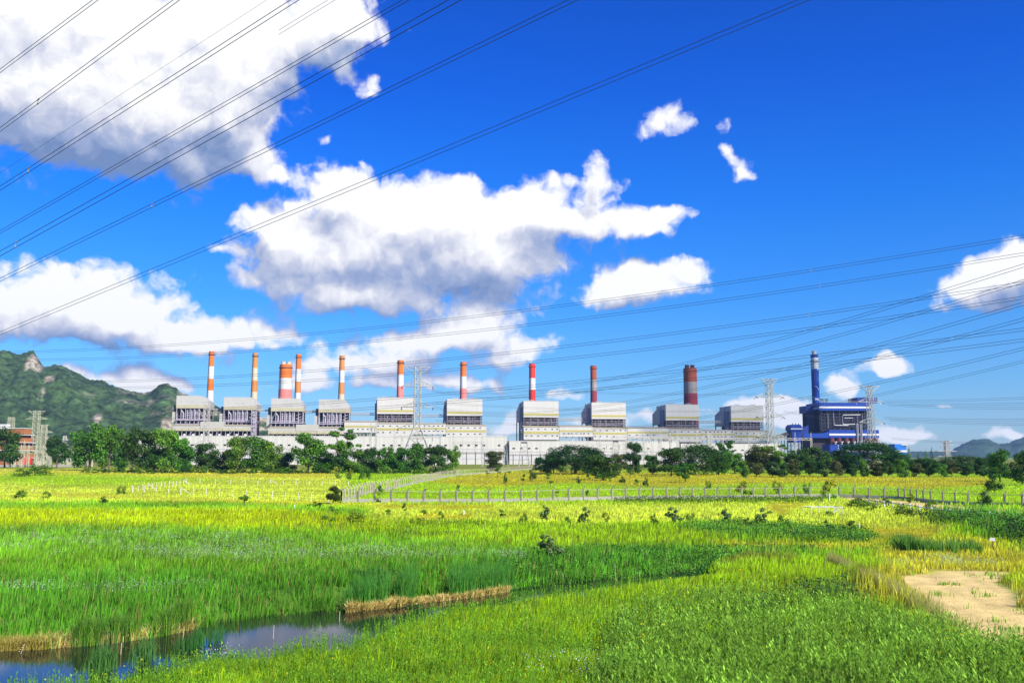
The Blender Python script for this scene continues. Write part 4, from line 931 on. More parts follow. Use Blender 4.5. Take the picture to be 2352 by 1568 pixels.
gantry(110, 190, 1060, 1030, 780, 'olive gantry right of the thin dark tree at the left', 4, GALVY, t=.2)
gantry(30, 112, 1060, 1036, 700, 'lower olive gantry nearest the left edge of the field', 6, GALVY, t=.2)
gantry(255, 330, 1060, 1022, 790, 'olive gantry glimpsed between the left trees', 4, GALVY, t=.2)
def switchyard(x0, x1, D, n, seed, label):
    rng = random.Random(seed); a = P(x0, 1060, D); b = P(x1, 1060, D); w = (b-a)[0]
    rt = empty('switchgear', (a[0], D, 0), 0, label=label, cat='switchgear')
    for k in range(n):
        x = w*(k+rng.random()*.6)/n; y = rng.uniform(-14, 14); h = rng.uniform(3, 7); mb = MB()
        mb.box(x-.5, x+.5, y-.5, y+.5, 0, h*.4); mb.tube((x, y, h*.4), (x, y, h), .35, .2, n=6); mb.tube((x-1, y, h), (x+1, y, h), .15, n=4)
        mb.build('bushing', mat('pale_porcelain', (.50, .46, .32), var=.2), rt)
    mb = MB(); mb.box(0, w, -16, -15.6, 0, 1.6); mb.build('plinth', CONC, rt)
switchyard(20, 112, 720, 26, 1, 'pale switchyard equipment below the olive pylons')
switchyard(145, 200, 720, 16, 2, 'pale switchyard equipment between the thin tree and the round trees at the left')
# orange building
def orange_building():
    D = 830; a = P(-30, 1047, D); b = P(64, 1047, D); w = (b-a)[0]; zt = P(0, 996, D)[2]
    rt = empty('office_building', (a[0], D, 0), -.12, label='terraced orange building with white floor slabs behind the switchyard', cat='building')
    fl = 4; fh = zt/fl*.98
    for k in range(fl):
        mb = MB(); mb.box(0, w-k*1.5-(5 if k == 0 else 0), k*1.0, 16, fh*k+.02, fh*k+fh*.55); mb.build('storey_wall', TERRA, rt)
        mb = MB(); mb.box(.5, w-1-k*1.5-(5 if k == 0 else 0), k+1.4, 15, fh*k+fh*.551, fh*(k+1)-.62); mb.build('window_band', mat('dark_glass_red', (.12, .03, .02), rough=.3, var=.4, scale=.4), rt)
        mb = MB(); mb.box(-1, w-k*1.5+1.2, k-1.2, 17, fh*(k+1)-.6, fh*(k+1)); mb.build('floor_slab', WPAINT, rt)
    mb = MB(); mb.box(w*.4, w-5, 4.5, 14, zt+.01, zt+4.5); mb.build('roof_storey', TERRA, rt)
    mb = MB(); mb.box(w*.4-.4, w-4.6, 4, 14.5, zt+4.52, zt+5.1); mb.build('roof', WPAINT, rt)
    mb = MB(); mb.box(w*.10, w*.4-1, 5, 10, zt+.02, zt+8.5); mb.build('stair_turret', WPAINT, rt)
    c = P(57, 1047, 800); r2 = empty('container', (c[0]-4, 800, 0), .1, label='red metal container before the orange building', cat='container')
    mb = MB(); mb.box(0, 9, 0, 3, 0, 6.5)
    for k in range(18): mb.box(.1+k*.5, .35+k*.5, -.12, -.003, .2, 6.3)
    mb.build('container_body', mat('container_red', (.60, .03, .02), var=.1), r2)
    mb = MB(); mb.box(4.3, 4.5, -.2, -.13, .3, 6.2); mb.build('door_bar', GALV, r2)
orange_building()

# unseen cloud added beside the view, outlined to shade the right boiler houses and chimney
def shade_cloud():
    h = 822.; k = 900./math.tan(SUN_EL); off = np.array([math.sin(SUN_AZ)*k, math.cos(SUN_AZ)*k])
    foot = [(104,1150),(280,1158),(285,1450),(170,1500),(50,1480),(86,1300)]
    rng = np.random.default_rng(12); mb = MB(); pts = np.array(foot, float)
    cx, cy = pts.mean(0); dense = []
    for i in range(len(pts)):
        a, b = pts[i], pts[(i+1) % len(pts)]; n = max(2, int(np.linalg.norm(b-a)/25))
        for j in range(n): dense.append(a+(b-a)*j/n)
    dense = np.array(dense); N = len(dense); lay = 7; V = []
    for l in range(lay):
        f = math.sin(math.pi*(l+.4)/(lay+.2)); sc = .55+.45*f
        for i, p in enumerate(dense):
            w = 1+.05*math.sin(i*1.7+l)+.04*math.sin(i*.6+2*l); q = np.array([cx, cy])+(p-np.array([cx, cy]))*sc*(w if l != 3 else 1)
            V.append((*(q+off), h+l*26+12*math.sin(i*.9+l*2)))
    F_ = [(l*N+i, l*N+(i+1) % N, (l+1)*N+(i+1) % N, (l+1)*N+i) for l in range(lay-1) for i in range(N)]
    F_ += [tuple(range(N-1, -1, -1)), tuple((lay-1)*N+i for i in range(N))]
    mb.add(V, F_); o = mb.build('cloud', mat('shade_cloud_white', (.8, .8, .8), var=0), smooth=True); tag(o, None, kind='structure')
    t = MATS['shade_cloud_white'].node_tree; out = [n for n in t.nodes if n.type == 'OUTPUT_MATERIAL'][0]; b = [n for n in t.nodes if n.type == 'BSDF_PRINCIPLED'][0]
    tr = nd(t, 'ShaderNodeBsdfTransparent'); ms = nd(t, 'ShaderNodeMixShader'); ms.inputs[0].default_value = .74
    t.links.new(b.outputs[0], ms.inputs[1]); t.links.new(tr.outputs[0], ms.inputs[2]); t.links.new(ms.outputs[0], out.inputs[0])   # transparent mix passes half the sun, to lighten the cast shade
shade_cloud()

# ------------------------------------------------------------------ power lines
def wire_pts(A, B, sag, n=28):
    A = np.array(A); B = np.array(B); t = np.linspace(0, 1, n)[:, None]
    p = A+(B-A)*t; p[:, 2] -= 4*sag*(t*(1-t))[:, 0]; return p
def cable(label, a, b, mid=None, Da=90, Db=60, sep=.42, r=.024, spacers=(), grp='overhead cables crossing the sky', n=30, name='power_cable', vert=False, dpx=None):
    A, B = P(a[0], a[1], Da), P(b[0], b[1], Db)
    sag = 0
    if mid is not None:
        f = None; best = 1e9
        for t in np.linspace(.05, .95, 91):
            q = A+(B-A)*t; x, y = proj(*q)
            if abs(x-mid[0]) < best: best = abs(x-mid[0]); f = t
        q = A+(B-A)*f; zt = P(mid[0], mid[1], q[1])[2]; sag = (q[2]-zt)/(4*f*(1-f)); sag = max(sag, 0)
    rt = empty(name, A, 0, label=label, cat='power line', group=grp)
    pts = wire_pts(A, B, sag, n)-A
    off = np.array([0, 0, sep]) if vert else np.array([0, sep*.2, sep])
    for k in range(2 if sep else 1):
        mb = MB(); mb.path(pts+off*(k-.5 if sep else 0), r, n=5); mb.build('wire', WIREM, rt, smooth=True)
    for x in spacers:
        i = min(range(len(pts)), key=lambda j: abs(proj(*(pts[j]+A))[0]-x)); p = pts[i]
        # refine between samples
        j = i+1 if i+1 < len(pts) and proj(*(pts[i]+A))[0] < x else max(i-1, 0)
        x0 = proj(*(pts[i]+A))[0]; x1 = proj(*(pts[j]+A))[0]; f = (x-x0)/(x1-x0) if abs(x1-x0) > 1e-6 else 0
        p = pts[i]+(pts[j]-pts[i])*f; d = pts[j]-pts[i]; d = d/np.linalg.norm(d)
        mb = MB(); u = p+off*.5; l = p-off*.5; m_ = (u+l)/2+d*.10*(1 if j > i else -1)*(-1)
        mb.path([u+d*.0, u*.7+l*.3+(m_-(u+l)/2)*1.0, u*.3+l*.7+(m_-(u+l)/2)*1.0, l], .035, n=5)
        mb.tube(u-d*.12, u+d*.12, .05, n=6); mb.tube(l-d*.12, l+d*.12, .05, n=6)
        mb.build('spacer', SPACER, rt)
UG = 'overhead cables at the upper left'
cable('topmost faint double cable at the upper left corner', (-60,208), (300,-60), Da=80, Db=62, sep=.40, grp=UG)
cable('double cable with a pale spacer, second from the upper left corner', (-60,342), (490,-62), Da=80, Db=58, sep=.42, spacers=(88,), grp=UG)
cable('faint single earth wire between the upper left double cables', (-60,436), (760,-95), Da=95, Db=75, sep=0, r=.012, grp=UG, name='earth_wire')
cable('double cable with a spacer low at its left end, crossing the big white cloud', (-60,471), (790,-72), (330,220), Da=78, Db=55, sep=.42, spacers=(66,), grp=UG)
cable('double cable with its spacer over the grey cloud base', (-60,567), (1080,-85), (359,329), Da=95, Db=60, sep=.34, spacers=(359,), grp=UG)
cable('double cable with a spacer near the left edge below the big cloud', (-60,616), (1180,-75), (480,312), Da=78, Db=50, sep=.48, spacers=(37,), grp=UG)
cable('double cable with its spacer over clear blue sky at the left', (-60,672), (1460,-70), (630,322), Da=96, Db=58, sep=.36, spacers=(350,), grp=UG)
cable('lowest of the steep double cables, spacer near the left, crossing the central cloud', (-60,790), (2010,-68), (918,388), Da=110, Db=62, sep=.40, spacers=(345,), grp=UG)
cable('short faint double cable fragment over the top of the white cloud', (640,75), (860,-60), Da=70, Db=66, sep=.40, r=.015, grp=UG)
RG = 'shallow double cables crossing above the chimneys'
for lab, a, b, md, sp in [
 ('uppermost shallow double cable, ending highest at the right edge', (-60,810), (2450,526), (1170,716), (1864,)),
 ('second shallow double cable from the top, just under the uppermost one', (-60,826), (2450,567), (1194,747), (1884,)),
 ('third shallow double cable, passing the tops of the left chimneys', (-60,878), (2450,634), (1194,806), (1858,)),
 ('fourth shallow double cable, crossing the top of the large pylon', (-60,886), (2450,668), (1194,833), (1878,)),
 ('fifth shallow double cable, crossing the blue chimney at its white band', (-60,950), (2450,743), (1194,888), ()),
 ('sixth and lowest shallow double cable, crossing the blue chimney under the white band', (-60,966), (2450,768), (1194,909), (1884,))]:
    cable(lab, a, b, md, Da=250, Db=135, sep=.42, r=.030, spacers=sp, grp=RG, n=40)
MG = 'cables rising to the right from the pylons'
cable('upper rising double cable from the large pylon to the right edge', (992,896), (2450,578), (1623,824), Da=480, Db=130, sep=.5, r=.035, grp=MG, n=40)
cable('second rising double cable from the large pylon', (992,898), (2450,615), (1623,846), Da=480, Db=135, sep=.5, r=.035, grp=MG, n=40)
cable('third rising double cable from the middle arm of the large pylon', (996,933), (2450,668), (1623,888), Da=480, Db=140, sep=.5, r=.035, grp=MG, n=40)
cable('fourth rising double cable from the middle arm of the large pylon', (996,937), (2450,706), (1623,906), Da=480, Db=150, sep=.5, r=.035, grp=MG, n=40)
cable('rising double cable passing in front of the grey-looking boiler houses to the blue chimney', (1100,995), (2450,776), (1837,917), Da=480, Db=170, sep=.5, r=.035, grp=MG, n=40)
cable('lowest rising double cable, starting at the pylon by the blue transfer tower', (1400,1005), (2450,806), (1863,938), Da=560, Db=200, sep=.5, r=.035, grp=MG, n=40)
HG = 'level cables running right from the pylon in front of the blue station'
for lab, a, b in [('highest level cable right of the blue station pylon', (2030,921), (2450,909)), ('second level cable right of the blue station pylon', (2034,927), (2450,924)),
 ('level cable from the upper arm of the blue station pylon', (2040,930), (2450,937)), ('level cable leaving the middle of the blue station pylon', (2030,959), (2450,963)),
 ('level cable from the middle arm of the blue station pylon', (2042,964), (2450,975)), ('level cable from the lowest arm of the blue station pylon, crossing above the far pylon', (2048,1007), (2450,1024))]:
    cable(lab, a, b, ((a[0]+b[0])/2, (a[1]+b[1])/2+3), Da=615, Db=430, sep=.9, r=.055, grp=HG, n=24)
LG = 'cables running between the pylons'
for lab, a, b, Da, Db in [('cable between the upper arms of the large pylon and the next pylon', (990,884), (1738,905), 480, 560), ('cable from the middle arm of the large pylon to the next pylon', (992,925), (1738,944), 480, 560),
 ('cable from the lowest arm of the large pylon to the next pylon', (1000,966), (1738,978), 480, 560), ('cable between the upper arms of the two right pylons', (1800,905), (1970,918), 560, 620), ('cable between the middle arms of the two right pylons', (1800,944), (1970,958), 560, 620)]:
    cable(lab, a, b, ((a[0]+b[0])/2, (a[1]+b[1])/2+7), Da=Da, Db=Db, sep=.7, r=.045, grp=LG, n=24)

# ------------------------------------------------------------------ fences
def rng_path(pts, step):
    """points every step metres along a polyline"""
    pts = np.array(pts); out = [pts[0]]; acc = 0
    seg = np.diff(pts, axis=0); L = np.linalg.norm(seg, axis=1); tot = L.sum(); n = int(tot/step)
    cum = np.concatenate([[0], np.cumsum(L)])
    return [pts[0]+0*pts[0] if i == 0 else np.array([np.interp(i*step, cum, pts[:, 0]), np.interp(i*step, cum, pts[:, 1])]) for i in range(n+1)]
def conc_fence(pts, step, label, m, post_h=1.95, wall_h=.55, maxp=100, arm_dir=(.9, .3)):
    o = np.array([*pts[0], 0.]); rt = empty('concrete_fence', o, 0, label=label, cat='fence', group='concrete post fences')
    pp = rng_path(pts, step); zz = [float(hgt(np.array([p[0]]), np.array([p[1]]))[0]) for p in pp]
    extra = MB(); order = sorted(range(len(pp)), key=lambda i: pp[i][1]); near = set(order[:maxp])
    for i, p in enumerate(pp):
        x, y = p-o[:2]; z = zz[i]; mb = MB() if i in near else extra
        mb.box(x-.11, x+.11, y-.11, y+.11, z-.3, z+post_h)
        ax, ay = arm_dir; a = (x, y, z+post_h-.03); b = (x+ax*.42, y+ay*.42, z+post_h+.42); mb.tube(a, b, .085, n=4)
        if i in near: mb.build('post', m, rt)
    if extra.v: e = extra.build('far_posts', m, rt); e['kind'] = 'stuff'
    wall = MB(); rail = MB(); mesh = MB()
    for i in range(len(pp)-1):
        a = pp[i]-o[:2]; b = pp[i+1]-o[:2]; za, zb = zz[i], zz[i+1]; d = (b-a)/np.linalg.norm(b-a); n = np.array([-d[1], d[0]])*.07; a2 = a+d*.11; b2 = b-d*.11
        wall.add([(*(a2-n), za-.4), (*(b2-n), zb-.4), (*(b2+n), zb-.4), (*(a2+n), za-.4), (*(a2-n), za+wall_h), (*(b2-n), zb+wall_h), (*(b2+n), zb+wall_h), (*(a2+n), za+wall_h)], [(0,3,2,1),(4,5,6,7),(0,1,5,4),(1,2,6,5),(2,3,7,6),(3,0,4,7)])
        rail.tube((*a2, za+post_h-.12), (*b2, zb+post_h-.12), .035, n=5); rail.tube((*a2, za+wall_h+.06), (*b2, zb+wall_h+.06), .03, n=5)
        rail.tube((*(a2+d*.05), za+wall_h), (*(a2+d*.05), za+post_h-.1), .04, n=4); rail.tube((*(b2-d*.05), zb+wall_h), (*(b2-d*.05), zb+post_h-.1), .04, n=4)
        k = 0
    wall.build('base_wall', CONC, rt); rail.build('rail', mat('cream_rail', (.45, .42, .30), var=.1), rt)
    return rt
def gp(x, y): return tuple(G(x, y)[:2])
mid_f = [gp(784,1154), gp(1005,1153), gp(1300,1152), gp(1560,1147), gp(1760,1142.5), gp(1936,1143), gp(2063,1146.5), gp(2136,1155), gp(2229,1161), gp(2321,1164), gp(2480,1172)]
conc_fence(mid_f, 2.72, 'concrete post fence crossing the field in front, from the vine-covered corner to the right edge', mat('stained_concrete', (.20, .17, .14), var=.3, scale=1.5))
rec_f = [gp(784,1154), gp(862,1131), gp(945,1114), gp(1013,1097.5), gp(1060,1090.5), gp(1135,1085), gp(1200,1079), gp(1240,1075.5)]
conc_fence(rec_f, 3.6, 'concrete fence running away from the corner towards the white hall', CONCB, arm_dir=(-1, .2))
def wire_enclosure():
    path = [gp(800,1117), gp(700,1115), gp(560,1112.5), gp(430,1112), gp(345,1124), gp(297,1131), gp(395,1135), gp(550,1142), gp(640,1147), gp(715,1152), gp(760,1154)]
    o = np.array([*path[0], 0.]); rt = empty('wire_fence', o, 0, label='wire fence on leaning whitewashed posts enclosing a patch of yellow field at the left', cat='fence')
    pp = rng_path(path, 4.4); rg = random.Random(3); z = [float(hgt(np.array([p[0]]), np.array([p[1]]))[0]) for p in pp]
    for i, p in enumerate(pp):
        x, y = p-o[:2]; h = rg.uniform(1.1, 1.6); mb = MB(); lx, ly = rg.uniform(-.12, .12), rg.uniform(-.1, .1)
        mb.tube((x, y, z[i]-.2), (x+lx, y+ly, z[i]+h), .085, .075, n=6)
        if i in (6, 13, 22, 30): mb.tube((x+1.9, y+.3, z[i]), (x, y, z[i]+h), .07, n=5)
        mb.build('post', WOODW, rt)
    for hh in (.5, .95, 1.3):
        mb = MB(); mb.path([(*(p-o[:2]), z[i]+hh) for i, p in enumerate(pp)], .018, n=4); mb.build('wire', mat('rusty_wire', (.30, .20, .08), var=.1), rt)
wire_enclosure()
def guardrail():
    path = [gp(1996,1160), gp(2063,1170), gp(2130,1180), gp(2214,1187), gp(2300,1194), gp(2420,1202)]
    o = np.array([*path[0], 0.]); rt = empty('guard_rail', o, 0, label='low white guard rail along the pale road at the right', cat='guard rail')
    pp = rng_path(path, 3.4); z = [float(hgt(np.array([p[0]]), np.array([p[1]]))[0]) for p in pp]
    for i, p in enumerate(pp):
        x, y = p-o[:2]; mb = MB(); mb.box(x-.1, x+.1, y-.1, y+.1, z[i]-.2, z[i]+.82); mb.box(x-.13, x+.13, y-.13, y+.13, z[i]+.821, z[i]+.9); mb.build('post', WPAINT, rt)
    mb = MB(); mb.path([(*(p-o[:2]+np.array([0, .12])), z[i]+.72) for i, p in enumerate(pp)], .06, n=4); mb.build('rail', WPAINT, rt)
guardrail()
def frame_barrier():
    c = gp(1900,1189); z = float(hgt(np.array([c[0]]), np.array([c[1]]))[0]); rt = empty('metal_frame', (*c, z), .1, label='pale tubular metal frame half filled by a green shrub, beside the orange track', cat='metal frame')
    f = MB(); w, d, h = 4.1, 2.4, 1.15; pts = {}
    x0, x1 = -w/2, w/2
    for y in (0, d):
        for x in (x0, 0, x1): f.tube((x, y, 0), (x, y, h), .045, n=6)
        f.tube((x0, y, h), (x1, y, h), .045, n=6); f.tube((x0, y, .05), (x1, y, .05), .04, n=6)
    for x in (x0, 0, x1): f.tube((x, 0, h), (x, d, h), .045, n=6); 
    f.build('tube_frame', mat('pale_tube', (.55, .56, .44), var=.1), rt)
    b = MB(); b.tube((x1, 0, h), (0, 0, .1), .035, n=5); b.tube((x1, d, h), (x1, 0, .1), .035, n=5); b.build('brace', MATS['pale_tube'], rt)
frame_barrier()
def sign():
    c = gp(2281,1266); z = float(hgt(np.array([c[0]]), np.array([c[1]]))[0]); rt = empty('sign', (*c, z), -.12, label='small white notice board on a thin rusty post at the right', cat='sign')
    mb = MB(); mb.box(-.025, .025, -.025, .025, -.2, 1.0); mb.build('post', mat('rusty_post', (.16, .06, .035), var=.2), rt)
    mb = MB(); mb.box(-.19, .19, -.045, -.026, .80, 1.05); mb.build('board', WPAINT, rt)
    mb = MB(); rg = random.Random(2); x = -.13
    while x < .12:
        w = rg.uniform(.012, .026); mb.box(x, x+w, -.048, -.0451, .905, .905+rg.uniform(.02, .038)); x += w+.008
    mb.build('lettering', mat('faded_ink', (.35, .33, .33), var=0), rt)
sign()
def marker(x, y, h, label):
    c = gp(x, y); z = float(hgt(np.array([c[0]]), np.array([c[1]]))[0]); rt = empty('marker_post', (*c, z), 0, label=label, cat='marker post', group='small white marker posts in the field')
    mb = MB(); mb.lathe([(.1, -.2), (.1, h*.8), (.085, h*.93), (.02, h)], n=8); mb.build('post', WPAINT, rt)
    mb = MB(); mb.lathe([(.105, h*.62), (.105, h*.72)], n=8, cap=False); mb.build('band', GALV, rt)
marker(73,1129,.62,'small white marker post in the yellow field at the far left')
marker(676,1169,.62,'small white marker post below the wire fence, left of the vine-covered corner')
marker(1065,1184,.7,'small white marker post in the pale grass below the concrete fence')
marker(1974,1217,.6,'small white marker post beside the orange track at the right')
marker(1905,1150,1.3,'white gate post beside the yellow-flowered bush at the start of the road')
def stake(x, y, hpx, label, lean=0, z=WL):
    c = G(x, y, z); D = c[1]; h = hpx/F*D; rt = MB(); rt.tube((0, 0, -.4), (lean, 0, h), .022, .014, n=6)
    for k in range(4): rt.lathe([(.03, h*(.2+.2*k)), (.03, h*(.2+.2*k)+.02)], n=6, c=(lean*(.2+.2*k), 0), cap=False)
    o = rt.build('bamboo_stake', mat('dry_bamboo', (.50, .40, .22), var=.15, scale=5)); o.location = c; tag(o, label, 'stake', 'bamboo stakes standing in and beside the stream')
stake(277,1502,26,'bamboo stake in the water right of the first reed clump',.02); stake(419,1474,34,'bamboo stake where the stream first narrows, leaning slightly',.05); stake(627,1466,30,'bamboo stake in the open blue water',.03)
stake(779,1426,22,'short bamboo stake in the water left of the dry reeds',.02); stake(1293,1336,21,'thin bamboo stake on the dark bank near the narrow end of the stream',0); stake(1415,1332,38,'tallest bamboo stake, at the far narrow end of the stream',-.06); stake(1637,1262,22,'thin pole standing in the grass above the dark bank',0,0); stake(40,1500,22,'bamboo stake close to the left edge of the stream',.3)

# ------------------------------------------------------------------ trees
def leaves(rng, lobes, n, size, flat=.0, droop=0, shell=.55):
    """leaf quads spread through ellipsoid lobes; returns verts, faces, brightness"""
    lobes = np.array(lobes, float); vol = (lobes[:, 3]*lobes[:, 4]*lobes[:, 5])**.75; pr = vol/vol.sum()
    k = rng.choice(len(lobes), n, p=pr); u = rng.normal(size=(n, 3)); u /= np.linalg.norm(u, axis=1)[:, None]
    r = rng.random(n)**shell; r = np.minimum(r, 1.0)
    c = lobes[k, :3]+u*lobes[k, 3:6]*r[:, None]*(1+rng.normal(size=(n, 1))*.07)
    nrm = u*.8+rng.normal(size=(n, 3))*.6+np.array([0, 0, .45]); nrm /= np.linalg.norm(nrm, axis=1)[:, None]
    a = np.cross(nrm, rng.normal(size=(n, 3))); a /= np.linalg.norm(a, axis=1)[:, None]; b = np.cross(nrm, a)
    s = size*rng.uniform(.55, 1.35, n)[:, None]
    V = np.stack([c-a*s, c-b*s*.62, c+a*s, c+b*s*.62], 1)
    V[:, :, 2] -= droop*s*.5
    F_ = np.arange(n*4).reshape(n, 4)
    return V.reshape(-1, 3), F_, k
def crown_mesh(name, rng, lobes, n, size, mt, tints, shell=.45, fleck=None, droop=0):
    V, F_, k = leaves(rng, lobes, n, size, shell=shell, droop=droop)
    lt = rng.uniform(.75, 1.3, len(lobes)); t = rng.integers(0, len(tints), n)
    c = np.array(tints)[t]*lt[k][:, None]*rng.uniform(.7, 1.3, (n, 1))
    if fleck is not None:
        f = rng.random(n) < fleck[0]; up = V.reshape(n, 4, 3)[:, 0, 2] > fleck[2]; c[f & up] = fleck[1]
    me_o = np_mesh(name, V, F_, c, [mt]); me_o.hide_render = False
    me = me_o.data; bpy.data.objects.remove(me_o); return me
LEAF = mat('tree_foliage', (1, 1, 1), rough=.55, var=0, attr=True, trans=.38, orand=.8, spec=.25)
DG = [(.036, .11, .014), (.065, .16, .016), (.026, .075, .014)]; MG_ = [(.09, .23, .016), (.14, .30, .02), (.055, .15, .016)]; LGt = [(.13, .32, .02), (.20, .40, .03), (.08, .20, .02)]; OL = [(.09, .12, .02), (.13, .15, .03), (.06, .09, .02)]
PROTO = {}
def norm(L):
    A = np.array(L, float); e = np.max(np.hypot(A[:, 0], A[:, 1])+A[:, 3]*.9); k = .5/e; A[:, :2] *= k; A[:, 3:5] *= k
    t = np.max(A[:, 2]+A[:, 5]*.9); A[:, 2] /= t; A[:, 5] /= t; return A
def trunk_mesh(name, rng, lobes, base_r, top, fork=.35, n=5):
    mb = MB(); mb.tube((0, 0, -.03), (rng.normal()*.01, 0, fork), base_r, base_r*.72, n=7)
    idx = rng.choice(len(lobes), min(n, len(lobes)), replace=False)
    for i in idx:
        c = lobes[i]; p0 = Vector((0, 0, fork*rng.uniform(.75, 1))); p1 = Vector((c[0]*.55, c[1]*.55, (fork+c[2])/2)); p2 = Vector(c[:3])
        mb.tube(p0, p1, base_r*.55, base_r*.36, n=5); mb.tube(p1, p2, base_r*.36, base_r*.14, n=5)
    me = bpy.data.meshes.new(name); me.from_pydata(mb.v, [], mb.f); me.materials.append(BARK); me.update(); return me
def proto(kind, v):
    """unit tree: height 1, crown width 1"""
    key = (kind, v)
    if key in PROTO: return PROTO[key]
    rng = np.random.default_rng(abs(hash((kind, v, 7))) % (2**31) if False else (sum(ord(c) for c in kind)*31+v*977))
    L = []
    if kind in ('round', 'dark', 'light', 'olive'):
        m = 22
        for i in range(m):
            a = rng.uniform(0, 2*math.pi); z = rng.uniform(.16, .88); rr = math.sqrt(max(.05, 1-((z-.50)/.50)**2))*.34*rng.uniform(.4, 1)
            s = rng.uniform(.12, .21); L.append((rr*math.cos(a), rr*math.sin(a), z, s, s, s*.72))
        tint = {'round': MG_, 'dark': DG, 'light': LGt, 'olive': OL}[kind]; cm = crown_mesh('crown', rng, L := norm(L), 6000, .027, LEAF, tint); tm = trunk_mesh('trunk', rng, L, .028, 1, .30)
    elif kind == 'bushy':     # foliage down to the ground
        for i in range(22):
            a = rng.uniform(0, 2*math.pi); z = rng.uniform(.06, .85); rr = math.sqrt(max(.05, 1-((z-.3)/.68)**2))*.36*rng.uniform(.35, 1)
            s = rng.uniform(.13, .22); L.append((rr*math.cos(a), rr*math.sin(a), z, s, s, s*.75))
        cm = crown_mesh('crown', rng, L := norm(L), 6500, .027, LEAF, MG_ if v % 2 == 0 else DG); tm = trunk_mesh('trunk', rng, L, .02, 1, .2)
    elif kind == 'airy':
        for i in range(13):
            a = rng.uniform(0, 2*math.pi); z = rng.uniform(.42, .92); rr = rng.uniform(.08, .42); s = rng.uniform(.07, .14); L.append((rr*math.cos(a), rr*math.sin(a), z, s, s, s*.5))
        for i in range(4): L.append((rng.normal()*.06, rng.normal()*.06, rng.uniform(.25, .6), .12, .12, .1))
        cm = crown_mesh('crown', rng, L := norm(L), 4200, .022, LEAF, MG_); tm = trunk_mesh('trunk', rng, L, .022, 1, .38, 9)
    elif kind == 'umbrella':  # broad flat-topped rain tree
        for i in range(44):
            a = rng.uniform(0, 2*math.pi); rr = .42*math.sqrt(rng.random()); z = .80-.42*(rr/.42)**2+rng.normal()*.04; s = rng.uniform(.09, .14); L.append((rr*math.cos(a), rr*math.sin(a), z, s, s, s*.9))
        for i in range(30):
            a = rng.uniform(0, 2*math.pi); rr = .44*rng.uniform(.3, 1); L.append((rr*math.cos(a), rr*math.sin(a), rng.uniform(.08, .5), .10, .10, .14))
        cm = crown_mesh('crown', rng, L := norm(L), 17000, .014, LEAF, DG); tm = trunk_mesh('trunk', rng, L, .02, 1, .3, 9)
    elif kind == 'conifer':
        for i in range(16):
            z = .12+.84*i/15; rr = .40*(1-z)**.8+.03
            for q in range(3): a = rng.uniform(0, 6.28); L.append((rr*.6*math.cos(a), rr*.6*math.sin(a), z+rng.normal()*.02, rr*.6, rr*.6, .035))
        cm = crown_mesh('crown', rng, L := norm(L), 2600, .018, LEAF, OL if v % 2 else MG_); tm = trunk_mesh('trunk', rng, L[:3], .02, 1, .9, 1)
    elif kind == 'shrub':
        for i in range(11):
            a = rng.uniform(0, 6.28); rr = .34*math.sqrt(rng.random()); z = rng.uniform(.12, .8)*(1-rr); s = rng.uniform(.12, .2); L.append((rr*math.cos(a), rr*math.sin(a), z, s, s, s))
        cm = crown_mesh('crown', rng, L := norm(L), 1300, .036, LEAF, (MG_, MG_, DG)[v % 3]); tm = trunk_mesh('trunk', rng, L, .02, 1, .12, 5)
    elif kind == 'flowering':
        for i in range(10):
            a = rng.uniform(0, 6.28); rr = .34*math.sqrt(rng.random()); z = rng.uniform(.15, .85)*(1-rr*.6); s = rng.uniform(.1, .19); L.append((rr*math.cos(a), rr*math.sin(a), z, s, s, s))
        cm = crown_mesh('crown', rng, L := norm(L), 1200, .036, LEAF, MG_, fleck=(.30, np.array([.75, .62, .01]), .38)); tm = trunk_mesh('trunk', rng, L, .02, 1, .15, 5)
    elif kind == 'sapling':
        for i in range(6):
            a = rng.uniform(0, 6.28); rr = .26*rng.random(); z = rng.uniform(.5, .9); s = rng.uniform(.1, .18); L.append((rr*math.cos(a), rr*math.sin(a), z, s, s, s*.7))
        cm = crown_mesh('crown', rng, L := norm(L), 420, .05, LEAF, MG_); tm = trunk_mesh('trunk', rng, L, .028, 1, .5, 4)
    elif kind == 'teak':      # young big-leaved trees
        for i in range(14):
            a = rng.uniform(0, 6.28); rr = .32*rng.random()+.05; z = rng.uniform(.25, .9); s = rng.uniform(.08, .14); L.append((rr*math.cos(a), rr*math.sin(a), z, s, s, s*.8))
        cm = crown_mesh('crown', rng, L := norm(L), 620, .050, LEAF, [(.12, .24, .06), (.18, .32, .10), (.08, .16, .04), (.10, .20, .05)], fleck=(.04, np.array([.5, .42, .03]), -9), droop=1.2); tm = trunk_mesh('trunk', rng, L, .025, 1, .4, 7)
    PROTO[key] = (cm, tm); return PROTO[key]
tcount = [0]
def tree(kind, v, x, ybase, w, h, label, name='tree', cat='tree', group=None, D=None, z=None):
    """x, ybase of the foot and crown width / height as they appear, in frame units"""
    if D is None: D = G(x, ybase)[1]
    X = P(x, ybase, D)[0]; s = D/F; cm, tm = proto(kind, v); tcount[0] += 1
    zz = float(hgt(np.array([X]), np.array([D]))[0]) if z is None else z
    top = P(x, ybase-h, D)[2]; H = max(top-zz, .3)
    rt = empty(name, (X, D, zz), (tcount[0]*2.399) % 6.28, label=label, cat=cat, group=group); rt.scale = (w*s, w*s, H)
    for nm, me in (('crown', cm), ('trunk', tm)):
        o = bpy.data.objects.new(nm, me); S.collection.objects.link(o); o.parent = rt
    return rt
TG = 'trees in the belt along the far edge of the field'
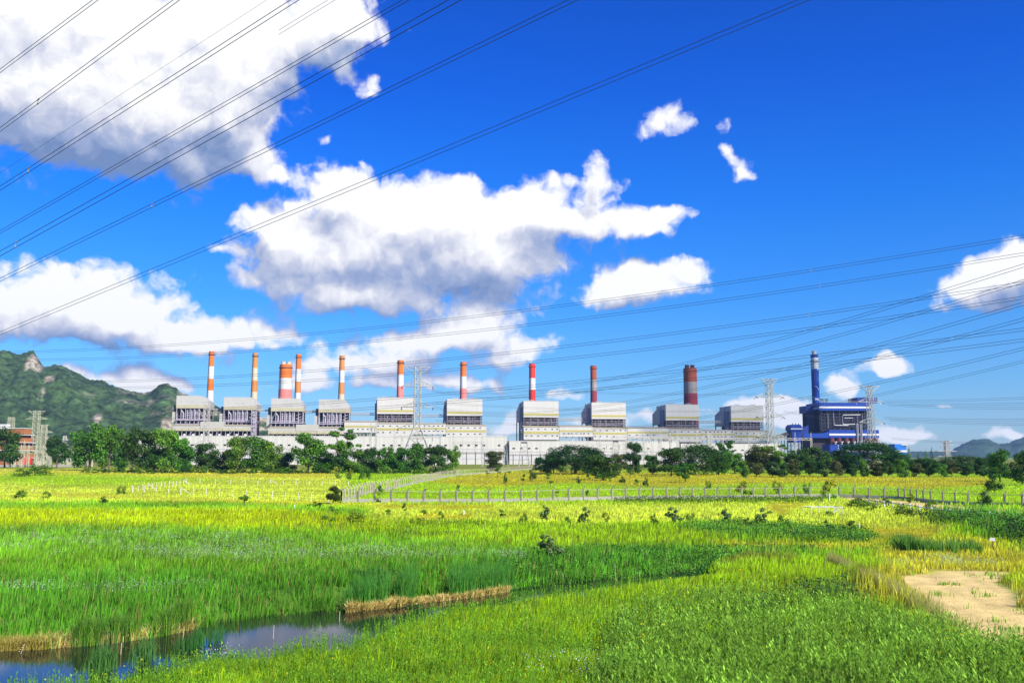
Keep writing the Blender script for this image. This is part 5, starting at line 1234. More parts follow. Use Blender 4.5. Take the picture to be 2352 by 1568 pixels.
TREES = [
 ('dark',0,10,1074,70,92,'dark tree cut by the left edge of the photo'),
 ('olive',0,40,1068,34,44,'small olive tree half hiding the orange building'),
 ('dark',1,130,1076,52,76,'lone slim dark tree between the two switchyards'),
 ('round',0,205,1080,84,106,'tall round green tree, right of the second switchyard'),
 ('round',1,250,1080,72,102,'round tree with its crown level with its tall left neighbour'),
 ('bushy',0,285,1082,50,64,'low mid-green tree in front of the gap between the tall left trees'),
 ('dark',2,318,1084,78,102,'dark tall tree with a thick crown, third of the tall ones at the left'),
 ('light',0,378,1084,66,99,'pale bright green airy tree overlapping the left end of the white hall'),
 ('bushy',1,352,1084,50,60,'dark low tree beneath the pale airy one'),
 ('light',1,410,1084,56,76,'bright green tree just right of the pale airy one'),
 ('bushy',2,430,1084,46,60,'dense green tree below the first boiler house'),
 ('dark',3,474,1084,58,66,'dark dome-shaped tree under the faint pylon'),
 ('bushy',3,514,1084,46,50,'low dark tree left of the pointed green one'),
 ('round',2,545,1085,52,82,'pointed green tree below the second boiler house'),
 ('round',3,588,1085,74,82,'broad green tree with a flat bumpy top below the second and third boiler houses'),
 ('bushy',4,628,1085,62,70,'full green tree, right-hand neighbour of the broad bumpy one'),
 ('bushy',5,660,1085,40,46,'low green tree in the dip between two taller trees'),
 ('round',4,708,1086,76,90,'large green tree below the fourth boiler house'),
 ('bushy',6,742,1086,52,50,'low dark tree left of the tall airy tree'),
 ('airy',0,787,1086,94,102,'tall airy tree with an open feathery crown left of centre'),
 ('bushy',7,775,1086,52,56,'dense dark foliage tree at the foot of the airy one'),
 ('bushy',8,815,1086,52,54,'dense green tree just right of the airy tree foot'),
 ('bushy',9,850,1086,42,58,'small green tree, first of the compact group left of the large pylon'),
 ('round',5,884,1086,48,60,'compact round tree left of the large pylon'),
 ('bushy',10,915,1086,46,58,'compact tree directly left of the pylon foot'),
 ('round',6,952,1086,62,68,'widest compact tree, hiding the foot of the large pylon'),
 ('bushy',11,1000,1086,58,62,'compact tree right of the large pylon foot'),
 ('round',0,1041,1084,30,60,'narrow upright tree standing alone against the white wall'),
 ('olive',0,1138,1082,50,46,'brownish spreading tree standing alone before the white wall'),
 ('umbrella',0,1322,1088,150,66,'broad dark umbrella-shaped tree, the left one of two'),
 ('umbrella',1,1272,1086,64,40,'low dark tree on the left shoulder of the umbrella-shaped tree'),
 ('dark',4,1385,1102,78,58,'dark round tree standing forward at the right of the umbrella-shaped tree'),
 ('dark',5,1240,1084,26,34,'small dark tree left of the umbrella-shaped tree'),
 ('olive',1,1425,1086,40,44,'small brownish tree between the umbrella tree and the thin dark one'),
 ('dark',6,1455,1088,40,72,'thin tall dark tree left of the slender mast'),
 ('dark',7,1498,1090,44,44,'small dark tree at the foot of the slender mast'),
 ('umbrella',2,1596,1090,134,70,'broad dark umbrella-shaped tree, the right one of two'),
 ('dark',8,1542,1094,60,64,'dark olive tree standing forward at the left of the right umbrella-shaped tree'),
 ('airy',1,1574,1108,58,44,'light green small tree with tiers, in front of the right umbrella-shaped tree'),
 ('round',1,1650,1090,62,56,'round mid-green tree right of the umbrella-shaped pair'),
 ('airy',2,1667,1088,52,74,'airy tree rising behind the round mid-green one'),
 ('round',2,1688,1088,46,48,'yellowish green tree at the end of the white wall gap'),
 ('olive',2,1722,1086,40,42,'small olive tree in the white wall gap'),
 ('olive',3,1748,1088,64,66,'pale flowering tree left of the blue transfer tower'),
 ('airy',3,1786,1088,74,66,'spreading tree under the blue transfer tower'),
 ('dark',0,1830,1086,66,50,'dark tree right of the spreading tree, before the conveyor'),
 ('dark',1,1872,1086,78,60,'rounded dark tree left of the low blue workshop'),
 ('dark',2,1925,1086,56,42,'low dark tree covering the right part of the workshop'),
 ('umbrella',3,1990,1086,170,72,'very broad dark dome tree below the blue power station'),
 ('dark',3,2062,1086,64,44,'dark tree on the right shoulder of the broad dome tree'),
 ('umbrella',0,2215,1086,150,40,'long low dark canopy before the right hills'),
 ('umbrella',1,2120,1086,90,34,'low dark canopy under the conifers'),
 ('round',3,2297,1106,50,72,'tall olive tree near the right edge'),
 ('dark',4,2350,1114,50,78,'dark tree cut by the right edge of the photo'),
 ('shrub',2,2285,1130,40,40,'dark spreading tree on the field before the right-edge trees'),
 ('shrub',2,2262,1164,36,40,'dark small tree against the concrete fence near the right edge'),
]
for kd, v, x, yb, w, h, lab in TREES:
    tree(kd, v, x, yb, w*1.22, h*1.03, lab, name='broad_crown_tree' if kd == 'umbrella' else 'broadleaf_tree', group=TG)
ORD = ['first','second','third','fourth','fifth','sixth','seventh','eighth','ninth','tenth','eleventh','twelfth','thirteenth','fourteenth','fifteenth','sixteenth','seventeenth','eighteenth','nineteenth','twentieth']
rr = random.Random(8)
for k in range(19):
    x = 1712+k*30+rr.uniform(-5, 5)
    tree(('bushy', 'olive', 'dark')[k % 3], k % 5, x, 1094+rr.uniform(-1, 1), rr.uniform(34, 42), rr.uniform(30, 42), '%s small orchard tree from the left in the low row beneath the blue station' % ORD[k], name='orchard_tree', group='low row of small trees below the blue station')
for k, (x, w, h) in enumerate([(2089,26,52),(2110,22,40),(2128,22,46),(2142,20,52),(2175,24,34),(2205,40,30)]):
    tree('conifer', k, x, 1078, w, h, '%s pointed conifer from the left in the group beyond the broad dome tree' % ORD[k], name='conifer', group='pointed conifers left of the right hills')
tree('conifer', 1, 2300, 1090, 46, 64, 'soft olive conifer rising above the right-edge trees', name='conifer', group='pointed conifers left of the right hills')

# undergrowth under the tree belt
BG = 'shrubs at the foot of the tree belt'
rr = random.Random(4)
k = 0
UW = [(x, 1087+rr.uniform(-2, 1)) for x in np.arange(196, 1050, 21)]
for i, (x, y) in enumerate(UW):
    near = min(TREES, key=lambda t: abs(t[2]-x)); side = 'left' if x < near[2] else 'right'
    tree('shrub', i % 3, x, y, rr.uniform(24, 34), rr.uniform(11, 18), 'low green shrub at the %s foot of the %s' % (side, ' '.join(near[6].replace(',', '').split()[:6])), name='shrub', cat='shrub', group=BG)

SAP = 'young trees planted in the field'
PL = [  # kind, variant, x, ybase, w, h, label
 ('teak',0,1254,1206,27,40,'leafy young tree with yellowing lower leaves, left of the pale track'),
 ('shrub',0,1203,1203,20,21,'dark round shrub, leftmost in the row across the pale grass'),
 ('shrub',1,1302,1207,22,20,'dark shrub between two leafy young trees'),
 ('teak',1,1344,1207,31,38,'leafy young tree with a lower side branch, right of the dark shrub'),
 ('flowering',0,1390,1209,17,30,'narrow shrub with yellow flowers at its top'),
 ('shrub',2,1502,1210,20,28,'narrow two-tiered dark shrub left of the widest leafy young tree'),
 ('teak',2,1546,1207,42,38,'widest leafy young tree in the row across the pale grass'),
 ('shrub',0,1588,1208,25,28,'dark forked shrub right of the widest leafy young tree'),
 ('shrub',1,1616,1207,15,13,'tiny dark shrub further right of the forked one'),
 ('teak',0,1666,1205,27,33,'leafy young tree with a split crown'),
 ('shrub',2,1718,1212,24,22,'dark shrub left of the rounded leafy young tree'),
 ('teak',1,1754,1207,38,36,'rounded leafy young tree by the orange track'),
 ('shrub',1,1795,1214,32,29,'big dark shrub right of the rounded leafy young tree'),
 ('sapling',0,1902,1221,13,24,'thin sapling in the green thicket below the metal frame'),
 ('sapling',1,1955,1224,22,25,'dark sapling at the right end of the green thicket'),
 ('flowering',1,1709,1139,36,29,'wide yellow-flowered shrub on the fence line'),
 ('flowering',2,1783,1137,29,28,'yellow-flowered shrub on the fence, second from its left'),
 ('shrub',0,1854,1136,17,23,'narrow dark shrub against the fence'),
 ('flowering',0,1905,1148,34,38,'largest yellow-flowered shrub, by the white gate post'),
 ('shrub',0,1967,1166,46,22,'dark shrub at the top of the road bank'),
 ('shrub',1,1998,1172,30,18,'dark shrub just right of the one at the top of the road bank'),
 ('shrub',2,2034,1158,26,15,'green shrub between the guard rail and the fence'),
 ('flowering',1,2090,1153,20,19,'small yellow and green shrub before the fence wall'),
 ('shrub',0,2079,1184,40,22,'dark shrub hanging over the guard rail'),
 ('shrub',1,2145,1172,40,22,'leafy dark shrub on the road edge at the right'),
 ('sapling',2,1714,1111,11,21,'slender dark sapling beyond the fence in the orange grass'),
 ('shrub',0,1627,1122,12,16,'small sapling beyond the fence left of the slender dark one'),
 ('sapling',3,974,1192,14,20,'small sapling with drooping leaves, left part of the pale strip'),
 ('shrub',1,1011,1195,17,21,'small dark shrub with a bent top, left part of the pale strip'),
 ('sapling',0,1155,1197,17,24,'thin sapling left of the row of leafy young trees'),
 ('sapling',1,927,1184,13,25,'very thin sapling near the fence corner'),
 ('sapling',2,893,1192,18,20,'leaning sapling with a tuft of leaves'),
 ('flowering',2,812,1205,46,28,'wide shrub covered in yellow flowers, left of centre'),
 ('flowering',1,954,1207,32,17,'low shrub with yellow flowers right of the wide one'),
 ('shrub',2,867,1153,13,10,'tiny dark plant at the fence foot'),
 ('shrub',0,44,1145,28,17,'dark shrub with yellow tips, leftmost in the field'),
 ('shrub',1,104,1147,23,17,'dark shrub, second from the left in the yellow field'),
 ('shrub',2,236,1156,23,16,'spreading dark shrub by the orange path at the left'),
 ('shrub',0,279,1136,20,17,'dark shrub at the corner of the wire fence'),
 ('shrub',1,313,1162,10,11,'tiny dark shrub right of the orange path start'),
 ('sapling',3,561,1169,24,28,'thin tiered sapling below the wire fence'),
 ('shrub',1,747,1203,42,19,'dark shrub mass left of the yellow-flowered shrub'),
 ('sapling',0,766,1182,24,18,'dark sapling above the dark shrub mass'),
 ('shrub',2,725,1164,40,12,'low green shrub spreading near the fence corner'),
 ('shrub',0,405,1165,11,10,'tiny shrub in the green strip, left part'),
 ('flowering',0,773,1100,22,24,'bushy young tree with yellow shoots, left of a pair by the tree belt'),
 ('flowering',1,800,1102,18,22,'young tree with bright yellow shoots beside the receding fence'),
 ('shrub',0,838,1100,25,27,'bushy dark young tree, right of the pair by the tree belt'),
 ('shrub',0,80,1092,66,22,'big bright green shrub heap near the left edge'),
 ('shrub',1,46,1095,44,18,'lower left part of the bright green shrub heaps'),
 ('sapling',1,874,1152,14,32,'sapling leaning on the second panel of the front fence'),
 ('sapling',2,975,1148,9,22,'very thin sapling growing by a fence post'),
 ('sapling',3,1349,1156,9,28,'thin sapling standing just in front of the fence'),
 ('sapling',0,1282,1142,12,16,'sapling behind the fence with a dark head'),
 ('sapling',1,1051,1140,9,22,'narrow sapling behind the fence, left part'),
]
inner = [(1120,1096,12,13),(1143,1098,19,21),(1161,1112,9,24),(1170,1093,12,10),(1201,1118,11,25),(1223,1105,18,27),(1258,1113,13,23),(1265,1118,13,12),(1328,1111,12,15),(1351,1110,12,20),(1402,1116,11,18),(1429,1111,16,15),(1448,1098,14,17),(1463,1120,13,16),(1483,1118,13,20),(1561,1110,18,22),(1293,1093,18,20),(1253,1086,22,14),(1378,1106,18,15)]
for i, (x, y, w, h) in enumerate(inner):
    PL.append((('sapling','sapling','shrub')[i % 3], i % 4 if i % 3 < 2 else i % 3, x, y, w, h, None))
ix = sorted(range(len(inner)), key=lambda i: inner[i][0])
def place(p):
    kd, v, x, yb, w, h, lab = p
    if lab is None:
        k = [q for q in ix if inner[q][0] == x][0]; lab = '%s young tree from the left in the orange grass behind the fence' % ORD[ix.index(k)]
    k = 1.25
    tree(kd, v, x, yb+(2 if yb > 1150 else 0), w*k, h*k, lab, name='young_tree' if kd in ('teak', 'sapling') else 'shrub', cat='young tree' if kd in ('teak', 'sapling') else 'shrub', group=SAP)
for p in PL: place(p)
tree('teak', 2, 1259, 1287, 78, 64, 'large grey-green leafy bush standing alone on the bank in mid field', name='bush', cat='bush')
tree('shrub', 1, 1903, 1189, 30, 17, 'green shrub growing inside the pale metal frame', name='shrub', cat='shrub')
# creeper over the fence corner
cc = tree('olive', 1, 765, 1157, 42, 42, 'brown dead creeper smothering the fence corner', name='creeper', cat='creeper')
# dark hedges (uncountable scrub)
SCRUB = mat('scrub_foliage', (1, 1, 1), rough=.6, var=0, attr=True, trans=.3, spec=.2)
def scrub(name, poly, n, hmin, hmax, size, tints, label=None, seed=1, z0=0, ragged=1.0):
    rng = np.random.default_rng(seed); poly = np.array(poly, float); lo, hi = poly.min(0), poly.max(0)
    pts = rng.uniform(lo, hi, (n*6, 2)); d = sdist(pts[:, 0], pts[:, 1], poly); pts = pts[d < 0][:n]; d = d[d < 0][:n]
    n = len(pts); g = np.array([G(x, y)[:2] for x, y in pts]); s = g[:, 1]/F
    top = hmin+(hmax-hmin)*vnoise(g[:, 0], g[:, 1], 1.6, seed, 3)
    z = hgt(g[:, 0], g[:, 1])+rng.random(n)**.6*top
    u = rng.normal(size=(n, 3)); u[:, 2] = abs(u[:, 2])+.3; u /= np.linalg.norm(u, axis=1)[:, None]
    a = np.cross(u, rng.normal(size=(n, 3))); a /= np.linalg.norm(a, axis=1)[:, None]; b = np.cross(u, a)
    sz = (np.maximum(size, s*1.1)*rng.uniform(.6, 1.4, n))[:, None]; c = np.stack([g[:, 0], g[:, 1], z], 1)
    V = np.stack([c-a*sz, c-b*sz*.5, c+a*sz, c+b*sz*.5], 1).reshape(-1, 3)
    t = np.array(tints)[rng.integers(0, len(tints), n)]*rng.uniform(.6, 1.4, (n, 1))*(.6+.8*vnoise(g[:, 0], g[:, 1], 2.5, seed+5, 2))[:, None]
    o = np_mesh(name, V, np.arange(n*4).reshape(n, 4), t, [SCRUB], kind='stuff')
    return o
scrub('hedge', [(1410,1152),(1500,1148),(1700,1145),(1900,1148),(1890,1156),(1700,1158),(1410,1160)], 9000, .5, 1.1, .10, DG+[(.06,.08,.02)], seed=2)
scrub('thicket', [(1555,1212),(1700,1204),(1800,1212),(1900,1214),(1990,1226),(2020,1240),(2000,1250),(1900,1252),(1790,1248),(1700,1240),(1560,1230)], 11000, .3, 1.2, .09, [(.05,.15,.02),(.08,.24,.03),(.03,.10,.02),(.12,.30,.03)], seed=3)
scrub('bank_scrub', [(1950,1160),(2000,1164),(2100,1186),(2200,1196),(2420,1208),(2700,1230),(2700,1300),(2420,1275),(2300,1250),(2230,1225),(2150,1212),(2100,1200),(2040,1180)], 26000, .6, 2.0, .10, [(.018,.045,.012),(.03,.07,.015),(.012,.03,.01),(.05,.11,.02)], seed=4)
scrub('far_scrub', [(1232,1084),(1700,1088),(2270,1092),(2700,1100),(2700,1080),(1232,1076)], 14000, 1.0, 3.5, .3, DG, seed=6)
scrub('bank_weeds', [(1150,1290),(1230,1262),(1330,1262),(1450,1256),(1640,1262),(1760,1262),(1900,1266),(1820,1274),(1700,1284),(1570,1302),(1430,1322),(1300,1330),(1180,1345),(1150,1320)], 26000, .2, .7, .08, [(.06,.20,.02),(.09,.28,.03),(.03,.12,.02),(.07,.22,.03)], seed=7)
scrub('mid_weeds', [(960,1196),(1100,1198),(1160,1206),(1300,1212),(1560,1212),(1560,1220),(1300,1222),(1000,1212)], 7000, .2, .6, .07, [(.03,.12,.02),(.06,.18,.02),(.02,.08,.02)], seed=8)

scrub('ridge_shade_weeds', [(1690,1418),(1780,1384),(1860,1356),(1950,1334),(2015,1345),(2000,1378),(1940,1404),(1850,1420),(1760,1430)], 6000, .3, 1.2, .07, [(.04,.12,.02),(.07,.18,.03),(.03,.08,.02),(.12,.16,.04)], seed=9)  # leaves tinted dark to stand in for the shaded side of a ridge
scrub('dark_weeds', [(1370,1545),(1420,1500),(1480,1490),(1500,1530),(1470,1600),(1380,1640)], 3500, .2, .8, .06, [(.05,.16,.02),(.03,.10,.02),(.09,.24,.03)], seed=10)
scrub('bank_shade_weeds', [(800,1325),(900,1318),(960,1350),(1010,1378),(980,1392),(900,1378),(850,1350)], 4500, .2, .8, .07, [(.03,.11,.02),(.05,.16,.03),(.02,.07,.02)], seed=11)  # dark leaf colours imitate the diagonal shade on the bank
scrub('meadow_weeds', [(180,1232),(420,1228),(520,1246),(430,1256),(250,1250)], 3000, .2, .8, .07, [(.05,.17,.02),(.08,.22,.03)], seed=12)
scrub('meadow_weeds', [(660,1212),(840,1206),(1000,1222),(1080,1238),(880,1236),(720,1228)], 4500, .2, .9, .07, [(.06,.19,.02),(.10,.26,.03),(.04,.13,.02)], seed=13)
# ------------------------------------------------------------------ grass
GRASS = mat('grass_blades', (1, 1, 1), rough=.6, var=0, attr=True, trans=.45, spec=.2)
def blades(name, X, Y, h, w, col, rng, lean=.35, seed=0, wob=.0, zoff=0):
    n = len(X); z = hgt(X, Y)+zoff; a = rng.uniform(0, 2*math.pi, n); L = rng.uniform(0, lean, n)
    # wind leans the stems a little to the right
    dx = np.cos(a)*L*h+.08*h; dy = np.sin(a)*L*h; b = rng.uniform(0, 2*math.pi, n); wx = np.cos(b)*w*.5; wy = np.sin(b)*w*.5*.6
    p0 = np.stack([X-wx, Y-wy, z-.05], 1); p1 = np.stack([X+wx, Y+wy, z-.05], 1)
    m = np.stack([X+dx*.35, Y+dy*.35, z+h*.6], 1); o = np.stack([wx*.8, wy*.8, 0*wx], 1)
    tip = np.stack([X+dx, Y+dy, z+h], 1)
    V = np.stack([p0, p1, m+o, m-o, tip], 1).reshape(-1, 3); i = np.arange(n)*5
    F1 = np.stack([i, i+1, i+2, i+3], 1); 
    tipq = np.stack([i+3, i+2, i+4, i+4], 1)
    # triangles only, keeps one face size
    T = np.concatenate([np.stack([i, i+1, i+2], 1), np.stack([i, i+2, i+3], 1), np.stack([i+3, i+2, i+4], 1)])
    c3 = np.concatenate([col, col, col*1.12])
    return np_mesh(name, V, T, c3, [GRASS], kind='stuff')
def field_points(n, y0, y1, x0, x1, rng, power=1.0):
    """evenly in view so that far grass is as dense to the eye as near grass"""
    py = y0+(y1-y0)*rng.random(n)**power; px = rng.uniform(x0, x1, n)
    c, s = math.cos(PITCH), math.sin(PITCH); b = (CY-py)/F; dz = s+b*c; t = -CAMH/dz; Y = (c-b*s)*t; X = (px-CX)/F*t
    return X, Y
def grass(name, n, y0, y1, hs, ws, seed, x0=-420, x1=2800, lean=.35, gain=1.0):
    rng = np.random.default_rng(seed); X, Y = field_points(n, y0, y1, x0, x1, rng)
    c, gh, s = zone_cols(X, Y)
    gh = np.where((s > .5) & (vnoise(X, Y, 1.4, 71, 2) > .62) & (Y < 75), .22, gh)
    keep = rng.random(n) < np.clip(gh/.25, 0, 1)
    nr = Y < 150; wet = np.zeros(n, bool); dd = np.full(n, 9.); dd[nr] = sdist(X[nr], Y[nr], water_poly)
    keep &= dd > .0
    fn = vnoise(X, Y, .8, 27, 2); keep &= rng.random(n) < np.where(Y < 90, np.clip((fn-.28)*3.2, .12, 1), 1)
    # road stays clear, the sand has a few tufts
    keep &= ~((s > .5) & (rng.random(n) > .015+.45*(vnoise(X, Y, 1.4, 71, 2) > .66)))
    X, Y, c, gh, s, dd = X[keep], Y[keep], c[keep], gh[keep], s[keep], dd[keep]; n = len(X)
    c = np.where((s > .5)[:, None], np.array(MID), c)
    patch = vnoise(X, Y, 2.2, 21, 3); big = vnoise(X, Y, 14, 22, 3)
    h = np.maximum(gh, .14)*hs*rng.uniform(.45, 1.3, n)*(.30+1.35*patch)
    yfar = np.interp(X, water_far[:, 0], water_far[:, 1]); h = np.where((dd < 3.5) & (Y < yfar), np.minimum(h, .18+.12*dd), h)
    w = np.maximum(ws, Y/F*1.9)*rng.uniform(.6, 1.4, n)
    yellow = rng.random(n)[:, None]
    fine = vnoise(X, Y, 1.1, 23, 2)
    col = c*(rng.uniform(.45, 1.5, (n, 1)) if y1 > 1200 else rng.uniform(.75, 1.2, (n, 1)))*(.50+.80*big)[:, None]*gain*(.6+.75*fine)[:, None]
    col = np.where(yellow < .06, np.array([.36, .33, .08])*rng.uniform(.7, 1.2, (n, 1)), col)
    return blades(name, X, Y, h, w, col, rng, lean=lean)
grass('foreground_grass', 330000, 1330, 1760, 1.15, .013, 1, gain=1.1)
grass('meadow_grass', 300000, 1180, 1345, 1.1, .014, 2, gain=1.1)
grass('far_meadow_grass', 150000, 1078, 1185, .9, .014, 3, gain=1.25)

# leafy crop plants in the right foreground
def leafy(name, n, poly, hmin, hmax, lsz, nl, tint, seed, fl=None):
    rng = np.random.default_rng(seed); poly = np.array(poly, float); lo, hi = poly.min(0), poly.max(0)
    pts = rng.uniform(lo, hi, (n*4, 2)); d = sdist(pts[:, 0], pts[:, 1], poly); ok = d < -rng.random(len(d))*20; pts = pts[ok][:n]
    g = np.array([G(x, y)[:2] for x, y in pts]); n = len(g)
    c, gh, s = zone_cols(g[:, 0], g[:, 1]); dd = sdist(g[:, 0], g[:, 1], water_poly)
    k = (dd > .3) & ((s < .5) | (rng.random(n) < .05)); g = g[k]; n = len(g)
    h = (hmin+(hmax-hmin)*rng.random(n))*(.6+.8*vnoise(g[:, 0], g[:, 1], 1.8, seed, 3)); z0 = hgt(g[:, 0], g[:, 1])
    H = np.repeat(h, nl); X = np.repeat(g[:, 0], nl); Y = np.repeat(g[:, 1], nl); Z = np.repeat(z0, nl); m = n*nl
    lx = np.repeat(rng.normal(size=n)*.12*h, nl); f = np.tile((np.arange(nl)+.5)/nl, n)*rng.uniform(.85, 1.0, m)
    f = .25+.75*f; a = rng.uniform(0, 6.283, m); up = rng.uniform(.35, 1.15, m)
    base = np.stack([X+lx*f, Y, Z+H*f], 1); dr = np.stack([np.cos(a), np.sin(a), up*1.3], 1); dr /= np.linalg.norm(dr, axis=1)[:, None]
    side = np.cross(dr, np.array([0, 0, 1.])); side /= np.linalg.norm(side, axis=1)[:, None]+1e-9
    L = lsz*rng.uniform(.6, 1.3, m)[:, None]; wd = L*.13
    V = np.stack([base, base+dr*L*.5+side*wd, base+dr*L, base+dr*L*.5-side*wd], 1).reshape(-1, 3)
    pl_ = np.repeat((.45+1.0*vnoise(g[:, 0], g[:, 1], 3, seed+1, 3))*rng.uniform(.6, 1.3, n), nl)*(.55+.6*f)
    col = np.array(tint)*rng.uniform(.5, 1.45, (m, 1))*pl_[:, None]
    F4 = np.arange(m*4).reshape(m, 4)
    # stems
    i0 = len(V); w = .006+.004*rng.random(n); sx = lx[::nl]
    SV = np.stack([np.stack([g[:, 0]-w, g[:, 1], z0], 1), np.stack([g[:, 0]+w, g[:, 1], z0], 1), np.stack([g[:, 0]+sx+w*.6, g[:, 1], z0+h], 1), np.stack([g[:, 0]+sx-w*.6, g[:, 1], z0+h], 1)], 1).reshape(-1, 3)
    F5 = i0+np.arange(n*4).reshape(n, 4); cs = np.tile(np.array(tint)*.8, (n, 1))
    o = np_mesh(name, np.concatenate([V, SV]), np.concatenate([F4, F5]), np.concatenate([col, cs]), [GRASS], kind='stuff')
    return o
leafy('crop_plants', 8500, [(1380,1568),(1380,1470),(1470,1410),(1560,1380),(1700,1370),(1900,1380),(2040,1420),(2110,1450),(2250,1500),(2420,1540),(2500,1660),(1300,1700)], .6, 1.4, .19, 14, (.27, .50, .045), 11)
leafy('crop_plants', 8000, [(-300,1600),(60,1560),(300,1560),(560,1490),(800,1440),(1000,1400),(1300,1360),(1600,1330),(1500,1420),(1380,1480),(1350,1700),(-300,1700)], .5, 1.0, .12, 11, (.24, .50, .03), 12)

# flowers and seed heads
def flecks(name, n, poly, zlo, zhi, size, col, seed, clump=2.0, thr=.5, mt=None):
    rng = np.random.default_rng(seed); poly = np.array(poly, float); lo, hi = poly.min(0), poly.max(0)
    pts = rng.uniform(lo, hi, (n*6, 2)); d = sdist(pts[:, 0], pts[:, 1], poly); pts = pts[d < -rng.random(len(d))*14]
    c_, s_ = math.cos(PITCH), math.sin(PITCH); b = (CY-pts[:, 1])/F; t = -CAMH/(s_+b*c_); Y = (c_-b*s_)*t; X = (pts[:, 0]-CX)/F*t
    k = vnoise(X, Y, clump, seed, 4)+rng.normal(size=len(X))*.09 > thr; X, Y = X[k][:n], Y[k][:n]; n = len(X)
    if n == 0: return
    dd = sdist(X, Y, water_poly); k = dd > .2; X, Y = X[k], Y[k]; n = len(X)
    z = hgt(X, Y)+rng.uniform(zlo, zhi, n); c = np.stack([X, Y, z], 1)
    u = rng.normal(size=(n, 3)); u[:, 2] = abs(u[:, 2])+.6; u[:, 1] -= .6; u /= np.linalg.norm(u, axis=1)[:, None]; a = np.cross(u, rng.normal(size=(n, 3))); a /= np.linalg.norm(a, axis=1)[:, None]; b2 = np.cross(u, a)
    s = (size*np.maximum(1, Y/45)*rng.uniform(.5, 1.3, n))[:, None]
    V = np.stack([c-a*s, c-b2*s*.7, c+a*s, c+b2*s*.7], 1).reshape(-1, 3)
    col = np.array(col)*rng.uniform(.75, 1.15, (n, 1))
    return np_mesh(name, V, np.arange(n*4).reshape(n, 4), col, [GRASS], kind='stuff')
WF = (.42, .56, .30)
flecks('white_wildflowers', 9000, [(-300,1212),(480,1222),(700,1245),(760,1285),(500,1300),(-300,1290)], .35, .75, .030, WF, 31, thr=.46)
flecks('white_wildflowers', 7000, [(300,1262),(900,1262),(1200,1275),(1240,1300),(1000,1312),(560,1310),(300,1300)], .35, .75, .028, WF, 32, thr=.46)
flecks('white_wildflowers', 1300, [(-300,1340),(200,1352),(480,1345),(520,1366),(250,1382),(-300,1385)], .35, .75, .026, (.62, .68, .52), 33, thr=.52)
flecks('white_wildflowers', 700, [(650,1448),(700,1432),(790,1452),(810,1475),(700,1480),(640,1476)], .5, .9, .026, (.78, .8, .74), 34, thr=.3)
flecks('white_wildflowers', 500, [(330,1520),(420,1500),(560,1490),(560,1520),(420,1540),(330,1545)], .5, .9, .024, (.78, .8, .74), 35, thr=.3)
flecks('white_wildflowers', 500, [(1200,1545),(1340,1530),(1480,1540),(1480,1600),(1200,1600)], .4, .8, .026, (.78, .8, .74), 36, thr=.5)
flecks('white_wildflowers', 900, [(1120,1362),(1180,1355),(1190,1375),(1110,1385)], .4, .8, .028, WF, 37, thr=.3)
flecks('white_wildflowers', 1200, [(2020,1290),(2180,1275),(2300,1290),(2330,1312),(2150,1312),(2020,1315)], .2, .6, .028, WF, 38, thr=.45)
flecks('yellow_wildflowers', 9000, [(-300,1168),(600,1172),(900,1200),(1000,1235),(500,1232),(-300,1215)], .4, .7, .022, (.75, .68, .01), 41, thr=.45)
flecks('yellow_wildflowers', 260, [(-200,1700),(60,1530),(560,1490),(900,1440),(1400,1400),(1500,1700)], .7, 1.1, .030, (.85, .62, .01), 42, thr=.5)
flecks('yellow_wildflowers', 240, [(1400,1560),(1480,1400),(1640,1330),(1950,1360),(1750,1420),(1560,1500),(1480,1600)], .9, 1.3, .036, (.85, .62, .01), 43, clump=1.2, thr=.55)
flecks('yellow_wildflowers', 160, [(2180,1480),(2400,1480),(2420,1600),(2100,1600)], .7, 1.2, .036, (.85, .62, .01), 44, thr=.5)

# reeds on the far bank and in the water
def reeds(name, pl, n, hlo, hhi, w, col, seed, spread=.6, z=WL, lean=.35, clump=True, side=1):
    rng = np.random.default_rng(seed); P_ = np.array([G(x, y, z)[:2] for x, y in pl]); L = np.linalg.norm(np.diff(P_, axis=0), axis=1); cum = np.concatenate([[0], np.cumsum(L)])
    if clump: cs = rng.uniform(0, cum[-1], max(3, int(cum[-1]*1.6))); t = cs[rng.integers(0, len(cs), n)]+rng.normal(size=n)*.16
    else: t = rng.uniform(0, cum[-1], n)
    t = np.clip(t, 0, cum[-1]); X = np.interp(t, cum, P_[:, 0])+rng.normal(size=n)*.1; Y = np.interp(t, cum, P_[:, 1])+side*np.abs(rng.normal(size=n))*spread
    rg = vnoise(X*1.0, X*0+seed, 1.3, seed, 3); h = rng.uniform(hlo, hhi, n)*(.55+.95*rg); a = rng.uniform(0, 6.283, n); l = rng.uniform(0, lean, n); base = np.maximum(hgt(X, Y), WL)-.05
    b = rng.uniform(-.6, .6, n); wx = np.cos(b)*w*.5; wy = np.sin(b)*w*.5
    c0 = np.stack([X, Y, base], 1); m = np.stack([X+np.cos(a)*l*h*.3, Y+np.sin(a)*l*h*.3, base+h*.6], 1); tp = np.stack([X+np.cos(a)*l*h, Y+np.sin(a)*l*h, base+h*(1-.3*l)], 1); o = np.stack([wx, wy, 0*wx], 1)
    V = np.stack([c0-o, c0+o, m+o, m-o, tp], 1).reshape(-1, 3); i = np.arange(n)*5
    T = np.concatenate([np.stack([i, i+1, i+2], 1), np.stack([i, i+2, i+3], 1), np.stack([i+3, i+2, i+4], 1)])
    C = np.array(col)[rng.integers(0, len(col), n)]*rng.uniform(.65, 1.35, (n, 1))
    return np_mesh(name, V, T, np.concatenate([C]*3), [GRASS], kind='stuff')
